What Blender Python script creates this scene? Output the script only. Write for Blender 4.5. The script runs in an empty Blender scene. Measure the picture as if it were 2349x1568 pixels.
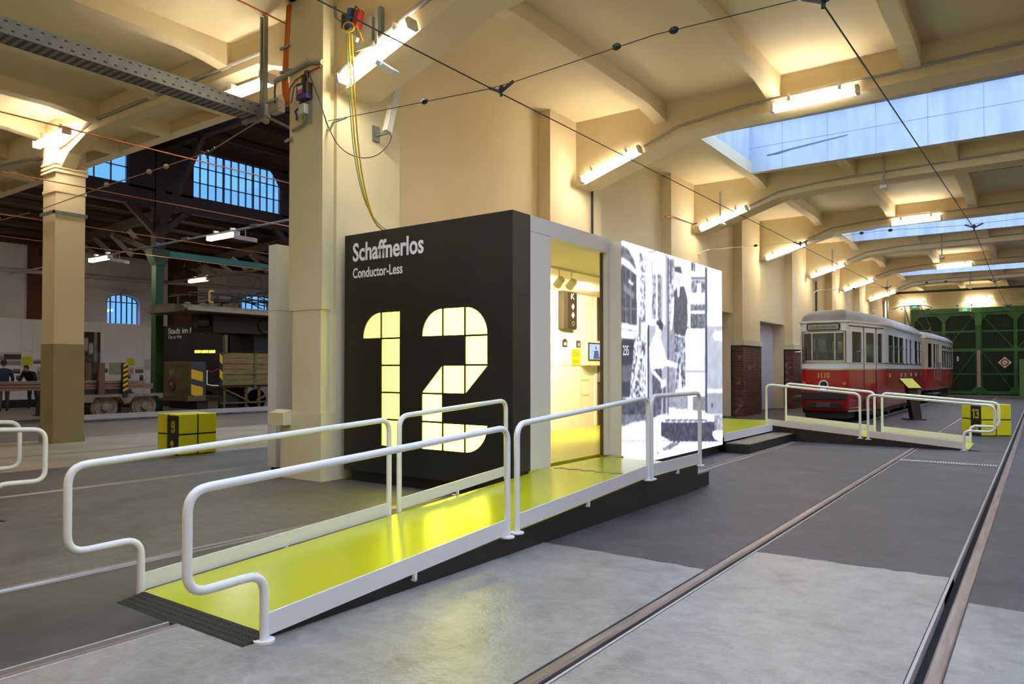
import bpy, bmesh, math, random
import numpy as np
from mathutils import Vector, Matrix

# ---------------------------------------------------------------- camera, world, exposure
SC = bpy.context.scene
COL = SC.collection
W, H = 2349.0, 1568.0
F = 1680.0
PITCH = math.radians(1.0)
YAW = math.atan((2389 - 1174.5) / F)
CAMH = 1.423
CY = 848.0 - F * math.tan(PITCH)
cam_d = bpy.data.cameras.new('camera')
cam = bpy.data.objects.new('camera', cam_d)
COL.objects.link(cam)
cam.location = (0, 0, CAMH)
cam.rotation_euler = (math.radians(90) + PITCH, 0, YAW)
cam_d.sensor_fit = 'HORIZONTAL'
cam_d.sensor_width = 36
cam_d.lens = F / W * 36
cam_d.shift_y = (CY - H / 2) / W
cam_d.clip_end = 300
SC.camera = cam

SKY_ZENITH = (0.70, 0.88, 1.30)
SKY_HORIZON = (0.042, 0.105, 0.23)
SKY_STRENGTH = 6.0
TUBE = 52.0
EXPOSURE = 0.42
SC.view_settings.view_transform = 'Standard'
SC.view_settings.look = 'None'
SC.view_settings.gamma = 1.0
SC.view_settings.use_curve_mapping = False
SC.view_settings.exposure = EXPOSURE
SC.cycles.max_bounces = 7
SC.cycles.caustics_reflective = False
SC.cycles.caustics_refractive = False

world = bpy.data.worlds.new('dusk_sky')
SC.world = world
world.use_nodes = True
nt = world.node_tree
nt.nodes.clear()
tc = nt.nodes.new('ShaderNodeTexCoord')
sep = nt.nodes.new('ShaderNodeSeparateXYZ')
ramp = nt.nodes.new('ShaderNodeValToRGB')
ramp.color_ramp.elements[0].position = 0.25
ramp.color_ramp.elements[0].color = (*SKY_HORIZON, 1)
ramp.color_ramp.elements[1].position = 0.85
ramp.color_ramp.elements[1].color = (*SKY_ZENITH, 1)
bg = nt.nodes.new('ShaderNodeBackground')
bg.inputs['Strength'].default_value = SKY_STRENGTH
wo = nt.nodes.new('ShaderNodeOutputWorld')
nt.links.new(tc.outputs['Generated'], sep.inputs[0])
nt.links.new(sep.outputs['Z'], ramp.inputs[0])
nt.links.new(ramp.outputs[0], bg.inputs['Color'])
nt.links.new(bg.outputs[0], wo.inputs[0])

# ---------------------------------------------------------------- photo pixel -> point on a real plane (for measuring)
_fw = Vector((-math.sin(YAW) * math.cos(PITCH), math.cos(YAW) * math.cos(PITCH), math.sin(PITCH)))
_rt = Vector((math.cos(YAW), math.sin(YAW), 0))
_up = _rt.cross(_fw)
_C = Vector((0, 0, CAMH))
def _ray(x, y): return _fw * F + _rt * (x - W / 2) - _up * (y - CY)
def gx(x, y, X): r = _ray(x, y); return _C + r * (X / r.x)
def gy(x, y, Y): r = _ray(x, y); return _C + r * (Y / r.y)
def gz(x, y, z): r = _ray(x, y); return _C + r * ((z - CAMH) / r.z)

# ---------------------------------------------------------------- materials
def lin(c):
    if isinstance(c, str):
        c = [int(c[i:i + 2], 16) / 255 for i in (1, 3, 5)]
        return tuple(x / 12.92 if x <= .04045 else ((x + .055) / 1.055) ** 2.4 for x in c)
    return tuple(c)
MATS = {}
def mat(name, col, rough=.5, metal=0, col2=None, scale=3.0, detail=6, lo=.35, hi=.65, bump=0, bscale=None, coat=0,
        stretch=None, col3=None, scale3=.6, emit=None, spec=.5, lo3=.5, hi3=.7):
    if name in MATS: return MATS[name]
    m = bpy.data.materials.new(name); m.use_nodes = True
    n = m.node_tree; b = n.nodes['Principled BSDF']
    b.inputs['Base Color'].default_value = (*lin(col), 1)
    b.inputs['Roughness'].default_value = rough
    b.inputs['Metallic'].default_value = metal
    b.inputs['Coat Weight'].default_value = coat
    b.inputs['Coat Roughness'].default_value = .15
    b.inputs['Specular IOR Level'].default_value = spec
    if emit:
        b.inputs['Emission Color'].default_value = (*lin(emit[0]), 1)
        b.inputs['Emission Strength'].default_value = emit[1]
    if col2 or bump:
        t = n.nodes.new('ShaderNodeTexCoord'); mp = n.nodes.new('ShaderNodeMapping')
        n.links.new(t.outputs['Object'], mp.inputs[0])
        if stretch: mp.inputs['Scale'].default_value = stretch
    last = None
    if col2:
        nz = n.nodes.new('ShaderNodeTexNoise'); nz.inputs['Scale'].default_value = scale; nz.inputs['Detail'].default_value = detail
        n.links.new(mp.outputs[0], nz.inputs['Vector'])
        cr = n.nodes.new('ShaderNodeValToRGB')
        cr.color_ramp.elements[0].position = lo; cr.color_ramp.elements[1].position = hi
        cr.color_ramp.elements[0].color = (*lin(col), 1); cr.color_ramp.elements[1].color = (*lin(col2), 1)
        n.links.new(nz.outputs[0], cr.inputs[0]); last = cr.outputs[0]
        if col3:
            n3 = n.nodes.new('ShaderNodeTexNoise'); n3.inputs['Scale'].default_value = scale3; n3.inputs['Detail'].default_value = 8
            n3.inputs['Roughness'].default_value = .65
            n.links.new(mp.outputs[0], n3.inputs['Vector'])
            c3 = n.nodes.new('ShaderNodeValToRGB')
            c3.color_ramp.elements[0].position = lo3; c3.color_ramp.elements[1].position = hi3
            n.links.new(n3.outputs[0], c3.inputs[0])
            mx = n.nodes.new('ShaderNodeMix'); mx.data_type = 'RGBA'
            n.links.new(c3.outputs[0], mx.inputs['Factor']); n.links.new(last, mx.inputs['A'])
            mx.inputs['B'].default_value = (*lin(col3), 1); last = mx.outputs['Result']
        n.links.new(last, b.inputs['Base Color'])
    if bump:
        nb = n.nodes.new('ShaderNodeTexNoise'); nb.inputs['Scale'].default_value = bscale or scale * 8; nb.inputs['Detail'].default_value = 5
        n.links.new(mp.outputs[0], nb.inputs['Vector'])
        bp = n.nodes.new('ShaderNodeBump'); bp.inputs['Strength'].default_value = bump; bp.inputs['Distance'].default_value = .02
        n.links.new(nb.outputs[0], bp.inputs['Height']); n.links.new(bp.outputs[0], b.inputs['Normal'])
    MATS[name] = m
    return m
def emat(name, col, strength):
    if name in MATS: return MATS[name]
    m = bpy.data.materials.new(name); m.use_nodes = True
    n = m.node_tree; n.nodes.clear()
    e = n.nodes.new('ShaderNodeEmission'); o = n.nodes.new('ShaderNodeOutputMaterial')
    e.inputs[0].default_value = (*lin(col), 1); e.inputs[1].default_value = strength
    n.links.new(e.outputs[0], o.inputs[0]); MATS[name] = m
    return m
def glass(name, tint=(.9, .95, 1), refl=.08, rough=.02):
    if name in MATS: return MATS[name]
    m = bpy.data.materials.new(name); m.use_nodes = True
    n = m.node_tree; n.nodes.clear()
    t = n.nodes.new('ShaderNodeBsdfTransparent'); g = n.nodes.new('ShaderNodeBsdfGlossy')
    x = n.nodes.new('ShaderNodeMixShader'); o = n.nodes.new('ShaderNodeOutputMaterial')
    t.inputs[0].default_value = (*tint, 1); g.inputs['Roughness'].default_value = rough
    x.inputs[0].default_value = refl
    n.links.new(t.outputs[0], x.inputs[1]); n.links.new(g.outputs[0], x.inputs[2]); n.links.new(x.outputs[0], o.inputs[0])
    MATS[name] = m
    return m
def brickmat(name, c1, c2, mortar, axes='yz', bw=.25, bh=.075, rough=.85, blot=None):
    if name in MATS: return MATS[name]
    m = bpy.data.materials.new(name); m.use_nodes = True
    n = m.node_tree; b = n.nodes['Principled BSDF']; b.inputs['Roughness'].default_value = rough
    t = n.nodes.new('ShaderNodeTexCoord'); s = n.nodes.new('ShaderNodeSeparateXYZ'); c = n.nodes.new('ShaderNodeCombineXYZ')
    n.links.new(t.outputs['Object'], s.inputs[0])
    n.links.new(s.outputs[axes[0].upper()], c.inputs[0]); n.links.new(s.outputs[axes[1].upper()], c.inputs[1])
    k = n.nodes.new('ShaderNodeTexBrick')
    k.inputs['Color1'].default_value = (*lin(c1), 1); k.inputs['Color2'].default_value = (*lin(c2), 1); k.inputs['Mortar'].default_value = (*lin(mortar), 1)
    k.inputs['Scale'].default_value = 1; k.inputs['Brick Width'].default_value = bw; k.inputs['Row Height'].default_value = bh
    k.inputs['Mortar Size'].default_value = .006; k.inputs['Bias'].default_value = -.2
    n.links.new(c.outputs[0], k.inputs['Vector'])
    out = k.outputs[0]
    if blot:
        z = n.nodes.new('ShaderNodeTexNoise'); z.inputs['Scale'].default_value = 2.2; z.inputs['Detail'].default_value = 9; z.inputs['Roughness'].default_value = .75
        n.links.new(t.outputs['Object'], z.inputs['Vector'])
        r = n.nodes.new('ShaderNodeValToRGB'); r.color_ramp.elements[0].position = .58; r.color_ramp.elements[1].position = .66
        n.links.new(z.outputs[0], r.inputs[0])
        mx = n.nodes.new('ShaderNodeMix'); mx.data_type = 'RGBA'
        n.links.new(r.outputs[0], mx.inputs['Factor']); n.links.new(out, mx.inputs['A']); mx.inputs['B'].default_value = (*lin(blot), 1)
        out = mx.outputs['Result']
    n.links.new(out, b.inputs['Base Color'])
    bp = n.nodes.new('ShaderNodeBump'); bp.inputs['Strength'].default_value = .5; bp.inputs['Distance'].default_value = .01; bp.invert = True
    n.links.new(k.outputs['Fac'], bp.inputs['Height']); n.links.new(bp.outputs[0], b.inputs['Normal'])
    MATS[name] = m
    return m
def attrmat(name, strength=0.0, rough=.4):
    """flat print: a colour attribute, backlit when strength > 0"""
    if name in MATS: return MATS[name]
    m = bpy.data.materials.new(name); m.use_nodes = True
    n = m.node_tree; b = n.nodes['Principled BSDF']; b.inputs['Roughness'].default_value = rough
    a = n.nodes.new('ShaderNodeVertexColor'); a.layer_name = 'print'
    n.links.new(a.outputs[0], b.inputs['Base Color'])
    if strength:
        n.links.new(a.outputs[0], b.inputs['Emission Color']); b.inputs['Emission Strength'].default_value = strength
        b.inputs['Base Color'].default_value = (.05, .05, .05, 1)
        n.links.remove(b.inputs['Base Color'].links[0])
    b.inputs['Specular IOR Level'].default_value = .15
    MATS[name] = m
    return m

M_WALL = mat('cream_plaster', (.80, .685, .455), .75, col2=(.76, .635, .40), scale=.7, bump=.06, bscale=9)
M_PALE = mat('pale_plaster', (.77, .71, .50), .75, col2=(.70, .63, .42), scale=.9, bump=.08, bscale=9)
M_OLIVE = mat('khaki_paint', (.36, .32, .17), .6, col2=(.30, .27, .15), scale=1.5)
M_CONC = mat('worn_concrete', (.285, .28, .27), .34, col2=(.225, .222, .215), scale=1.3, col3=(.12, .12, .122), scale3=2.6, lo3=.56, hi3=.80, bump=.2, bscale=38)
def speckle(m, scale, dark, bright, scale2=None):
    n = m.node_tree; b = n.nodes['Principled BSDF']; src = b.inputs['Base Color'].links[0].from_socket
    t = n.nodes.new('ShaderNodeTexCoord'); z = n.nodes.new('ShaderNodeTexNoise'); z.inputs['Scale'].default_value = scale; z.inputs['Detail'].default_value = 8; z.inputs['Roughness'].default_value = .8
    n.links.new(t.outputs['Object'], z.inputs['Vector'])
    r = n.nodes.new('ShaderNodeMapRange'); r.inputs['From Min'].default_value = .35; r.inputs['From Max'].default_value = .65; r.inputs['To Min'].default_value = dark; r.inputs['To Max'].default_value = bright
    n.links.new(z.outputs[0], r.inputs['Value'])
    x = n.nodes.new('ShaderNodeMix'); x.data_type = 'RGBA'; x.blend_type = 'MULTIPLY'; x.inputs['Factor'].default_value = 1
    n.links.new(src, x.inputs['A']); n.links.new(r.outputs[0], x.inputs['B']); n.links.new(x.outputs['Result'], b.inputs['Base Color'])
    return m
speckle(M_CONC, 7, .74, 1.2)
M_ASPH = mat('dark_asphalt', (.044, .042, .051), .5, col2=(.068, .065, .076), scale=2.0, col3=(.027, .025, .029), scale3=.8, lo3=.5, hi3=.75, bump=.35, bscale=130)
M_ASPHL = mat('grey_screed', (.085, .082, .070), .55, col2=(.12, .113, .095), scale=.8, col3=(.05, .047, .042), scale3=1.1, lo3=.52, hi3=.72, bump=.25, bscale=70, stretch=(1, .5, 1))
M_STAIN = mat('stained_screed', (.085, .08, .07), .6, col2=(.026, .024, .024), scale=1.1, lo=.42, hi=.62, bump=.25, bscale=60, stretch=(1, .45, 1))
speckle(M_ASPH, 9, .66, 1.34); speckle(M_ASPHL, 6, .7, 1.3)
M_BROWN = mat('brown_block_floor', (.13, .095, .07), .6, col2=(.19, .145, .105), scale=2, stretch=(1, .2, 1))
M_CONCL = mat('beige_concrete', (.34, .29, .20), .65, col2=(.26, .22, .15), scale=1.2, bump=.2, bscale=50)
M_RAIL = mat('worn_rail_steel', (.34, .29, .28), .40, .6, col2=(.21, .17, .16), scale=4, stretch=(6, .4, 6))
M_GROOVE = mat('dirty_groove', (.018, .016, .016), .9)
M_LIP = mat('pale_lip', (.42, .40, .38), .6)
M_BLACK = mat('black_laminate', (.011, .011, .011), .45, col2=(.014, .014, .014), scale=2)
M_SKIRT = mat('black_skirt_board', (.010, .010, .011), .5)
M_RUBBER = mat('black_rubber', (.014, .014, .015), .55, bump=.8, bscale=160)
M_YEL = mat('lime_deck', (.52, .54, .003), .27, col2=(.49, .51, .003), scale=1.4, bump=.02, bscale=30, coat=.2)
M_SIGN = mat('lime_foam', (.66, .64, .006), .55)
M_GAP = mat('black_gap', (.012, .012, .01), .6)
M_WHITE = mat('white_powdercoat', (.84, .84, .88), .32)
M_KICK = mat('white_kickplate', (.76, .76, .82), .4)
M_FRAME = mat('white_laminate', (.77, .77, .82), .4)
M_IVORY = mat('warm_white_board', (.80, .77, .70), .5)
M_CELL2 = emat('lit_acrylic_bright', (1.0, .96, .065), 9)
M_CELL1 = emat('lit_acrylic_dim', (1.0, .93, .06), 5.0)
M_LETTER = mat('white_letters', (.95, .96, .97), .5)
M_TUBE = emat('fluorescent_tube', (1.0, .865, .66), TUBE)
M_HOUS = mat('lamp_housing', (.62, .58, .5), .5)
M_GALV = mat('galvanised_steel', (.27, .28, .30), .45, .5, col2=(.23, .24, .26), scale=12)
M_GREY = mat('grey_conduit', (.36, .35, .33), .5)
M_WIRE = mat('dark_wire', (.012, .012, .012), .5)
M_COPPER = mat('copper_wire', (.50, .17, .06), .4, .4)
M_ORANGE = mat('orange_cable', (.62, .13, .01), .45)
M_YCAB = mat('yellow_cable', (.62, .45, .01), .45)
M_GCAB = mat('green_cable', (.12, .30, .08), .45)
M_BLUE = mat('blue_plastic', (.02, .06, .25), .4)
M_RED = mat('red_plastic', (.28, .02, .015), .4)
M_PLASTIC = mat('white_plastic', (.72, .72, .72), .4)
M_DARK = mat('dark_paint', (.015, .015, .016), .5)
M_TRED = mat('tram_red', (.42, .007, .010), .22, coat=.6)
M_TWHITE = mat('tram_white', (.80, .80, .84), .25, coat=.5)
M_ROOF = mat('grey_roof_canvas', (.36, .36, .36), .6, col2=(.31, .31, .31), scale=2)
M_CHROME = mat('chrome_trim', (.65, .65, .65), .2, .9)
M_GLASS = glass('window_glass', (.80, .86, .86), .10)
M_TGLASS = glass('tram_glass', (.66, .72, .70), .09)
M_GOLD = mat('gold_numerals', (.62, .42, .10), .45)
M_GREEN = mat('gate_green', (.055, .20, .06), .5, col2=(.045, .17, .05), scale=3)
M_DGREEN = mat('gate_boards', (.020, .046, .030), .7, col2=(.012, .028, .018), scale=6, stretch=(8, 8, .3))
M_PGREEN = mat('post_green', (.018, .065, .022), .5)
M_TEAL = mat('teal_steel', (.05, .20, .15), .5)
M_WOOD = mat('dark_timber', (.06, .030, .020), .75, col2=(.03, .016, .011), scale=3, stretch=(1, 6, 6))
M_ROOFB = mat('dark_roof_boards', (.065, .026, .014), .8, col2=(.032, .013, .008), scale=3, stretch=(8, .4, 8))
M_LOAD = mat('rusty_brown_steel', (.27, .14, .075), .7, col2=(.17, .09, .05), scale=6, stretch=(8, .3, 8))
M_IRON = mat('rusty_iron', (.16, .12, .085), .7, col2=(.25, .19, .13), scale=8, bump=.3, bscale=40)
M_PLANK = mat('weathered_planks', (.22, .15, .05), .8, col2=(.13, .085, .03), scale=5, stretch=(4, .5, 6))
M_OD = mat('olive_drab_metal', (.13, .095, .03), .6, col2=(.09, .065, .02), scale=3)
M_HAZY = mat('hazard_yellow', (.62, .36, .01), .5)
M_BRICK = brickmat('red_brick', (.17, .055, .035), (.06, .025, .02), (.20, .15, .12), 'yz', blot=(.42, .34, .32))
M_BRICKW = brickmat('red_brick_pier', (.16, .05, .03), (.09, .03, .02), (.12, .09, .07), 'yz')
M_BRICKE = brickmat('cream_brick', (.74, .64, .42), (.70, .60, .38), (.55, .46, .30), 'xz')
M_WWALL = mat('white_wall_paint', (.78, .74, .75), .8, col2=(.70, .66, .67), scale=1)
M_PANEL = mat('exhibit_panel', (.72, .71, .74), .6)
M_SHAFT = mat('skylight_render', (.58, .62, .68), .7, col2=(.46, .51, .58), scale=1.2, stretch=(3, 3, .6), bump=.15, bscale=12)
M_SKIN = mat('skin', (.45, .26, .18), .5)
M_HAIR = mat('dark_hair', (.02, .015, .012), .6)
M_PRINT = attrmat('printed_photo')
M_LIGHTPIC = attrmat('backlit_photo', 1.25)

# ---------------------------------------------------------------- mesh helpers
def wl(o):
    v = Vector((0, 0, 0))
    while o is not None: v += Vector(o.location); o = o.parent
    return v
def link(o, parent=None):
    COL.objects.link(o)
    if parent is not None: o.parent = parent; o.location = -wl(parent)
    return o
class MB:
    def __init__(s): s.v = []; s.f = []
    def add(s, vs, fs):
        n = len(s.v); s.v += [tuple(p) for p in vs]; s.f += [tuple(i + n for i in f) for f in fs]; return s
    def box(s, x0, x1, y0, y1, z0, z1):
        return s.add([(x0, y0, z0), (x1, y0, z0), (x1, y1, z0), (x0, y1, z0), (x0, y0, z1), (x1, y0, z1), (x1, y1, z1), (x0, y1, z1)],
                     [(3, 2, 1, 0), (4, 5, 6, 7), (0, 1, 5, 4), (1, 2, 6, 5), (2, 3, 7, 6), (3, 0, 4, 7)])
    def quad(s, a, b, c, d): return s.add([a, b, c, d], [(0, 1, 2, 3)])
    def prism(s, pts, ax, a, b):
        def P(p, t): return {'x': (t, p[0], p[1]), 'y': (p[0], t, p[1]), 'z': (p[0], p[1], t)}[ax]
        n = len(pts)
        return s.add([P(p, a) for p in pts] + [P(p, b) for p in pts],
                     [tuple(range(n)), tuple(range(2 * n - 1, n - 1, -1))] + [(i, (i + 1) % n, n + (i + 1) % n, n + i) for i in range(n)])
    def obox(s, c, u, v, w, hu, hv, hw):
        c, u, v, w = Vector(c), Vector(u).normalized() * hu, Vector(v).normalized() * hv, Vector(w).normalized() * hw
        ps = [c + a * u + b * v + d * w for d in (-1, 1) for a, b in ((-1, -1), (1, -1), (1, 1), (-1, 1))]
        return s.add(ps, [(3, 2, 1, 0), (4, 5, 6, 7), (0, 1, 5, 4), (1, 2, 6, 5), (2, 3, 7, 6), (3, 0, 4, 7)])
    def bar(s, p0, p1, w, h, up=(0, 0, 1)):
        p0, p1 = Vector(p0), Vector(p1); d = p1 - p0; u = d.normalized(); up = Vector(up)
        if abs(u.dot(up)) > .98: up = Vector((1, 0, 0))
        sd = u.cross(up).normalized(); tp = sd.cross(u)
        return s.obox((p0 + p1) / 2, u, sd, tp, d.length / 2, w / 2, h / 2)
    def tube(s, pts, r, n=8, caps=True):
        pts = [Vector(p) for p in pts]; m = len(pts); t0 = (pts[1] - pts[0]).normalized()
        ref = Vector((0, 0, 1)) if abs(t0.z) < .9 else Vector((1, 0, 0))
        nrm = (ref - t0 * ref.dot(t0)).normalized(); vs = []; rs = r if isinstance(r, (list, tuple)) else [r] * m
        for i, p in enumerate(pts):
            a = pts[max(i - 1, 0)]; b = pts[min(i + 1, m - 1)]; t = (b - a).normalized()
            nrm = (nrm - t * nrm.dot(t)).normalized(); bn = t.cross(nrm)
            for k in range(n):
                an = 2 * math.pi * k / n; vs.append(p + (nrm * math.cos(an) + bn * math.sin(an)) * rs[i])
        fs = [(i * n + k, i * n + (k + 1) % n, (i + 1) * n + (k + 1) % n, (i + 1) * n + k) for i in range(m - 1) for k in range(n)]
        if caps: fs += [tuple(range(n - 1, -1, -1)), tuple((m - 1) * n + k for k in range(n))]
        return s.add(vs, fs)
    def cyl(s, a, b, r, r2=None, n=14): return s.tube([a, b], [r, r if r2 is None else r2], n)
    def sph(s, c, rx, ry=None, rz=None, nu=14, nv=9):
        ry = rx if ry is None else ry; rz = rx if rz is None else rz; vs = []; fs = []
        for j in range(1, nv):
            th = math.pi * j / nv
            for i in range(nu):
                ph = 2 * math.pi * i / nu
                vs.append((c[0] + rx * math.sin(th) * math.cos(ph), c[1] + ry * math.sin(th) * math.sin(ph), c[2] + rz * math.cos(th)))
        vs += [(c[0], c[1], c[2] + rz), (c[0], c[1], c[2] - rz)]; T = len(vs) - 2
        for j in range(nv - 2):
            for i in range(nu): fs.append((j * nu + i, (j + 1) * nu + i, (j + 1) * nu + (i + 1) % nu, j * nu + (i + 1) % nu))
        for i in range(nu):
            fs.append((T, i, (i + 1) % nu)); fs.append((T + 1, (nv - 2) * nu + (i + 1) % nu, (nv - 2) * nu + i))
        return s.add(vs, fs)
    def rot(s, M):
        M = M if isinstance(M, Matrix) else Matrix(M); s.v = [tuple(M @ Vector(p)) for p in s.v]; return s
    def mesh(s, name, m, smooth=False):
        me = bpy.data.meshes.new(name); me.from_pydata(s.v, [], s.f); me.materials.append(m)
        b = bmesh.new(); b.from_mesh(me); bmesh.ops.recalc_face_normals(b, faces=b.faces)
        if smooth:
            for f in b.faces: f.smooth = True
            for e in b.edges:
                if len(e.link_faces) == 2 and e.calc_face_angle(0) > .7: e.smooth = False
        b.to_mesh(me); b.free(); return me
    def build(s, name, m, parent=None, smooth=False, bevel=0):
        o = link(bpy.data.objects.new(name, s.mesh(name, m, smooth)), parent)
        if bevel:
            md = o.modifiers.new('bevel', 'BEVEL'); md.width = bevel; md.segments = 2; md.limit_method = 'ANGLE'
        return o
def tag(o, label, cat, group=None, kind=None):
    if label: o['label'] = label
    if cat: o['category'] = cat
    if group: o['group'] = group
    if kind: o['kind'] = kind
    return o
def struct(o, label=None): o['kind'] = 'structure'; (label and o.__setitem__('label', label)); return o
def thing(name, label, cat, loc, group=None):
    o = bpy.data.objects.new(name, None); o.empty_display_size = .1; COL.objects.link(o); o.location = loc
    return tag(o, label, cat, group)
def copy_tree(o, parent=None, loc=None, rot=None, label=None):
    c = o.copy(); COL.objects.link(c); c.parent = parent
    if loc is not None: c.location = loc
    if rot is not None: c.rotation_euler = rot
    if label: c['label'] = label
    for ch in list(o.children): copy_tree(ch, c)
    return c
def fillet(pts, r, n=5):
    pts = [Vector(p) for p in pts]; out = [pts[0]]
    for i in range(1, len(pts) - 1):
        a, b, c = pts[i - 1], pts[i], pts[i + 1]; d0 = (a - b); d1 = (c - b)
        t = min(r, d0.length * .49, d1.length * .49); p = b + d0.normalized() * t; q = b + d1.normalized() * t
        for k in range(n + 1):
            u = k / n; out.append(p * (1 - u) ** 2 + b * 2 * u * (1 - u) + q * u * u)
    return out + [pts[-1]]
def text(name, s, O, u, v, width, height, m, parent=None, depth=.003, bold=.0, label=None):
    """flat vinyl lettering on a surface: O = lower left, u right, v up"""
    cu = bpy.data.curves.new(name, 'FONT'); cu.body = s; cu.size = 1; cu.extrude = .0; cu.offset = bold; cu.resolution_u = 3
    o = bpy.data.objects.new(name + '_tmp', cu); COL.objects.link(o)
    heavy = bold * .55
    me = bpy.data.meshes.new_from_object(o.evaluated_get(bpy.context.evaluated_depsgraph_get()))
    bpy.data.objects.remove(o); bpy.data.curves.remove(cu)
    b = bmesh.new(); b.from_mesh(me)
    xs = [q.co.x for q in b.verts]; ys = [q.co.y for q in b.verts]; x0, x1, y0, y1 = min(xs), max(xs), min(ys), max(ys)
    u, v, O = Vector(u).normalized(), Vector(v).normalized(), Vector(O); w = u.cross(v)
    for q in b.verts:
        q.co = O + u * ((q.co.x - x0) / (x1 - x0) * width) + v * ((q.co.y - y0) / (y1 - y0) * height) + w * depth
    if bold:
        src = list(b.faces)
        for i, (du, dv) in enumerate(((1, 0), (-1, 0), (0, .7), (0, -.7))):
            r = bmesh.ops.duplicate(b, geom=src)
            for q in r['geom']:
                if isinstance(q, bmesh.types.BMVert): q.co += (u * du + v * dv) * height * heavy * 1.6 + w * .0002 * (i + 1)
    bmesh.ops.recalc_face_normals(b, faces=b.faces)
    b.to_mesh(me); b.free(); me.name = name; me.materials.clear(); me.materials.append(m)
    o = link(bpy.data.objects.new(name, me), parent)
    if label: o['label'] = label
    return o
rnd = random.Random(7)
# ================================================================ SETTING
XL, XR, YB, YE = -7.7, 8.6, -14.0, 49.0
ZC = 6.32
BEAMS = [.40, 6.38, 12.45, 18.53, 24.25, 29.95, 35.85, 41.9]
SKYBAYS = [0, 2, 4, 6]
def root(name):
    o = bpy.data.objects.new(name, None); COL.objects.link(o); o['kind'] = 'structure'; return o

floor = root('floor')
def fl(name, m, x0, x1, y0, y1, top=0.0):
    return MB().box(x0, x1, y0, y1, -.12, top).build(name, m, floor)
def slab(name, m, x0, x1, y0, ya, yb, top=.004, jit=.02, seg=16):
    pts = [(x0, y0), (x1, y0)] + [(x1 + (x0 - x1) * k / seg, yb + (ya - yb) * k / seg + rnd.uniform(-jit, jit)) for k in range(seg + 1)]
    return MB().prism(pts, 'z', -.11, top).build(name, m, floor)
fl('asphalt_strip', M_ASPH, -.38, XR, YB, YE + 6)
fl('asphalt_strip', M_ASPH, -1.825, -.52, YB, YE + 6)
fl('asphalt_strip', M_ASPH, -3.88, -1.95, YB, YE + 6)
fl('asphalt_strip', M_ASPH, -5.385, -4.015, 4.6, YE + 6)
fl('stained_strip', M_STAIN, -5.385, -4.015, YB, 4.6)
fl('screed_strip', M_ASPHL, -9.365, -5.52, YB, 14)
fl('asphalt_strip', M_ASPH, -9.365, -5.52, 14, YE + 6)
fl('screed_strip', M_ASPHL, -11.64, -9.5, YB, 40)
fl('beige_concrete_strip', M_CONCL, -13.6, -11.64, YB, 40)
fl('beige_concrete_strip', M_CONCL, -16.4, -13.465, YB, 40)
fl('brown_floor_strip', M_BROWN, -34, -16.4, YB, 40)
slab('concrete_slab', M_CONC, -3.88, -1.955, YB, 5.09, 5.055)
slab('concrete_slab', M_CONC, -1.815, -.525, YB, 5.78, 5.82)
slab('concrete_slab', M_CONC, -.375, 4.5, YB, 5.25, 5.55)
fl('gravel_joint', M_RUBBER, -.52, -.505, 5.3, 5.9, -.01)

def rail_at(name, h0, h1, g, label, y0=YB, y1=YE + 5, lip=.015):
    """grooved rail: head h0..h1, groove of width g (positive: to the right)"""
    t = thing(name, label, 'rail', ((h0 + h1) / 2, 5, -.1), 'grooved rails let into the floor')
    c = .012
    MB().prism([(h0, -.11), (h1, -.11), (h1, -.008), (h1 - c, .004), (h0 + c, .004), (h0, -.008)], 'y', y0, y1).build('rail_head', M_RAIL, t)
    a, b = (h1, h1 + g) if g > 0 else (h0 + g, h0)
    MB().box(a, b, y0, y1, -.11, -.055).build('groove_floor', M_GROOVE, t)
    if g > 0: MB().box(b, b + lip, y0, y1, -.11, .002).build('guard_lip', M_LIP, t)
    else: MB().box(a - lip, a, y0, y1, -.11, .002).build('guard_lip', M_LIP, t)
    return t
rail_at('tram_rail', -.454, -.38, -.051, 'bright worn rail at the right edge of the picture, groove on its left')
rail_at('tram_rail', -1.95, -1.88, .04, 'long rail running from the bottom centre to under the far ramp')
rail_at('tram_rail', -3.95, -3.88, -.05, 'rail that passes under the front end of the lime ramp')
rail_at('tram_rail', -5.52, -5.45, .05, 'rail behind the ramp, leading under the black number box')
rail_at('tram_rail', -9.5, -9.43, .05, 'thin rail left of the big pillar and white panel', y1=38)
rail_at('tram_rail', -13.6, -13.53, .05, 'thin rail in the beige floor beside the cream column', y1=38)
for xx, lb in ((-21.42, 'nearer rail under the old bogie'), (-22.86, 'farther rail under the old bogie')):
    tag(MB().box(xx - .035, xx + .035, -2, 38, -.02, .03).build('hall_rail', M_RAIL), lb, 'rail', 'rails in the timber hall')

# ---- main hall ceiling: slab, transverse beams with haunches, ribs, skylights
ceil = root('ceiling')
SX0, SX1 = -5.52, 6.52
def bay(k): return (BEAMS[k] + .58, BEAMS[k + 1])
def sky_y(k): a, b = bay(k); return a + 1.0, b - 1.23
ys = [YB] + [y for k in SKYBAYS for y in (sky_y(k)[0] - .12, sky_y(k)[1] + .12)] + [YE + .3]
for i in range(0, len(ys), 2):
    MB().box(-8.05, XR, ys[i], ys[i + 1], ZC, ZC + .2).build('ceiling_slab', M_WALL, ceil)
for k in SKYBAYS:
    a, b = sky_y(k); a -= .12; b += .12
    MB().box(-8.05, SX0 - .12, a, b, ZC, ZC + .2).build('ceiling_slab', M_WALL, ceil)
    MB().box(SX1 + .12, XR, a, b, ZC, ZC + .2).build('ceiling_slab', M_WALL, ceil)
SOF = [(-7.75, 5.02), (-7.2, 5.07), (-5.25, 5.70), (-4.2, 5.78), (.5, 5.82)]
SOF = SOF + [(1 - x, z) for x, z in SOF[-2::-1]]
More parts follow.
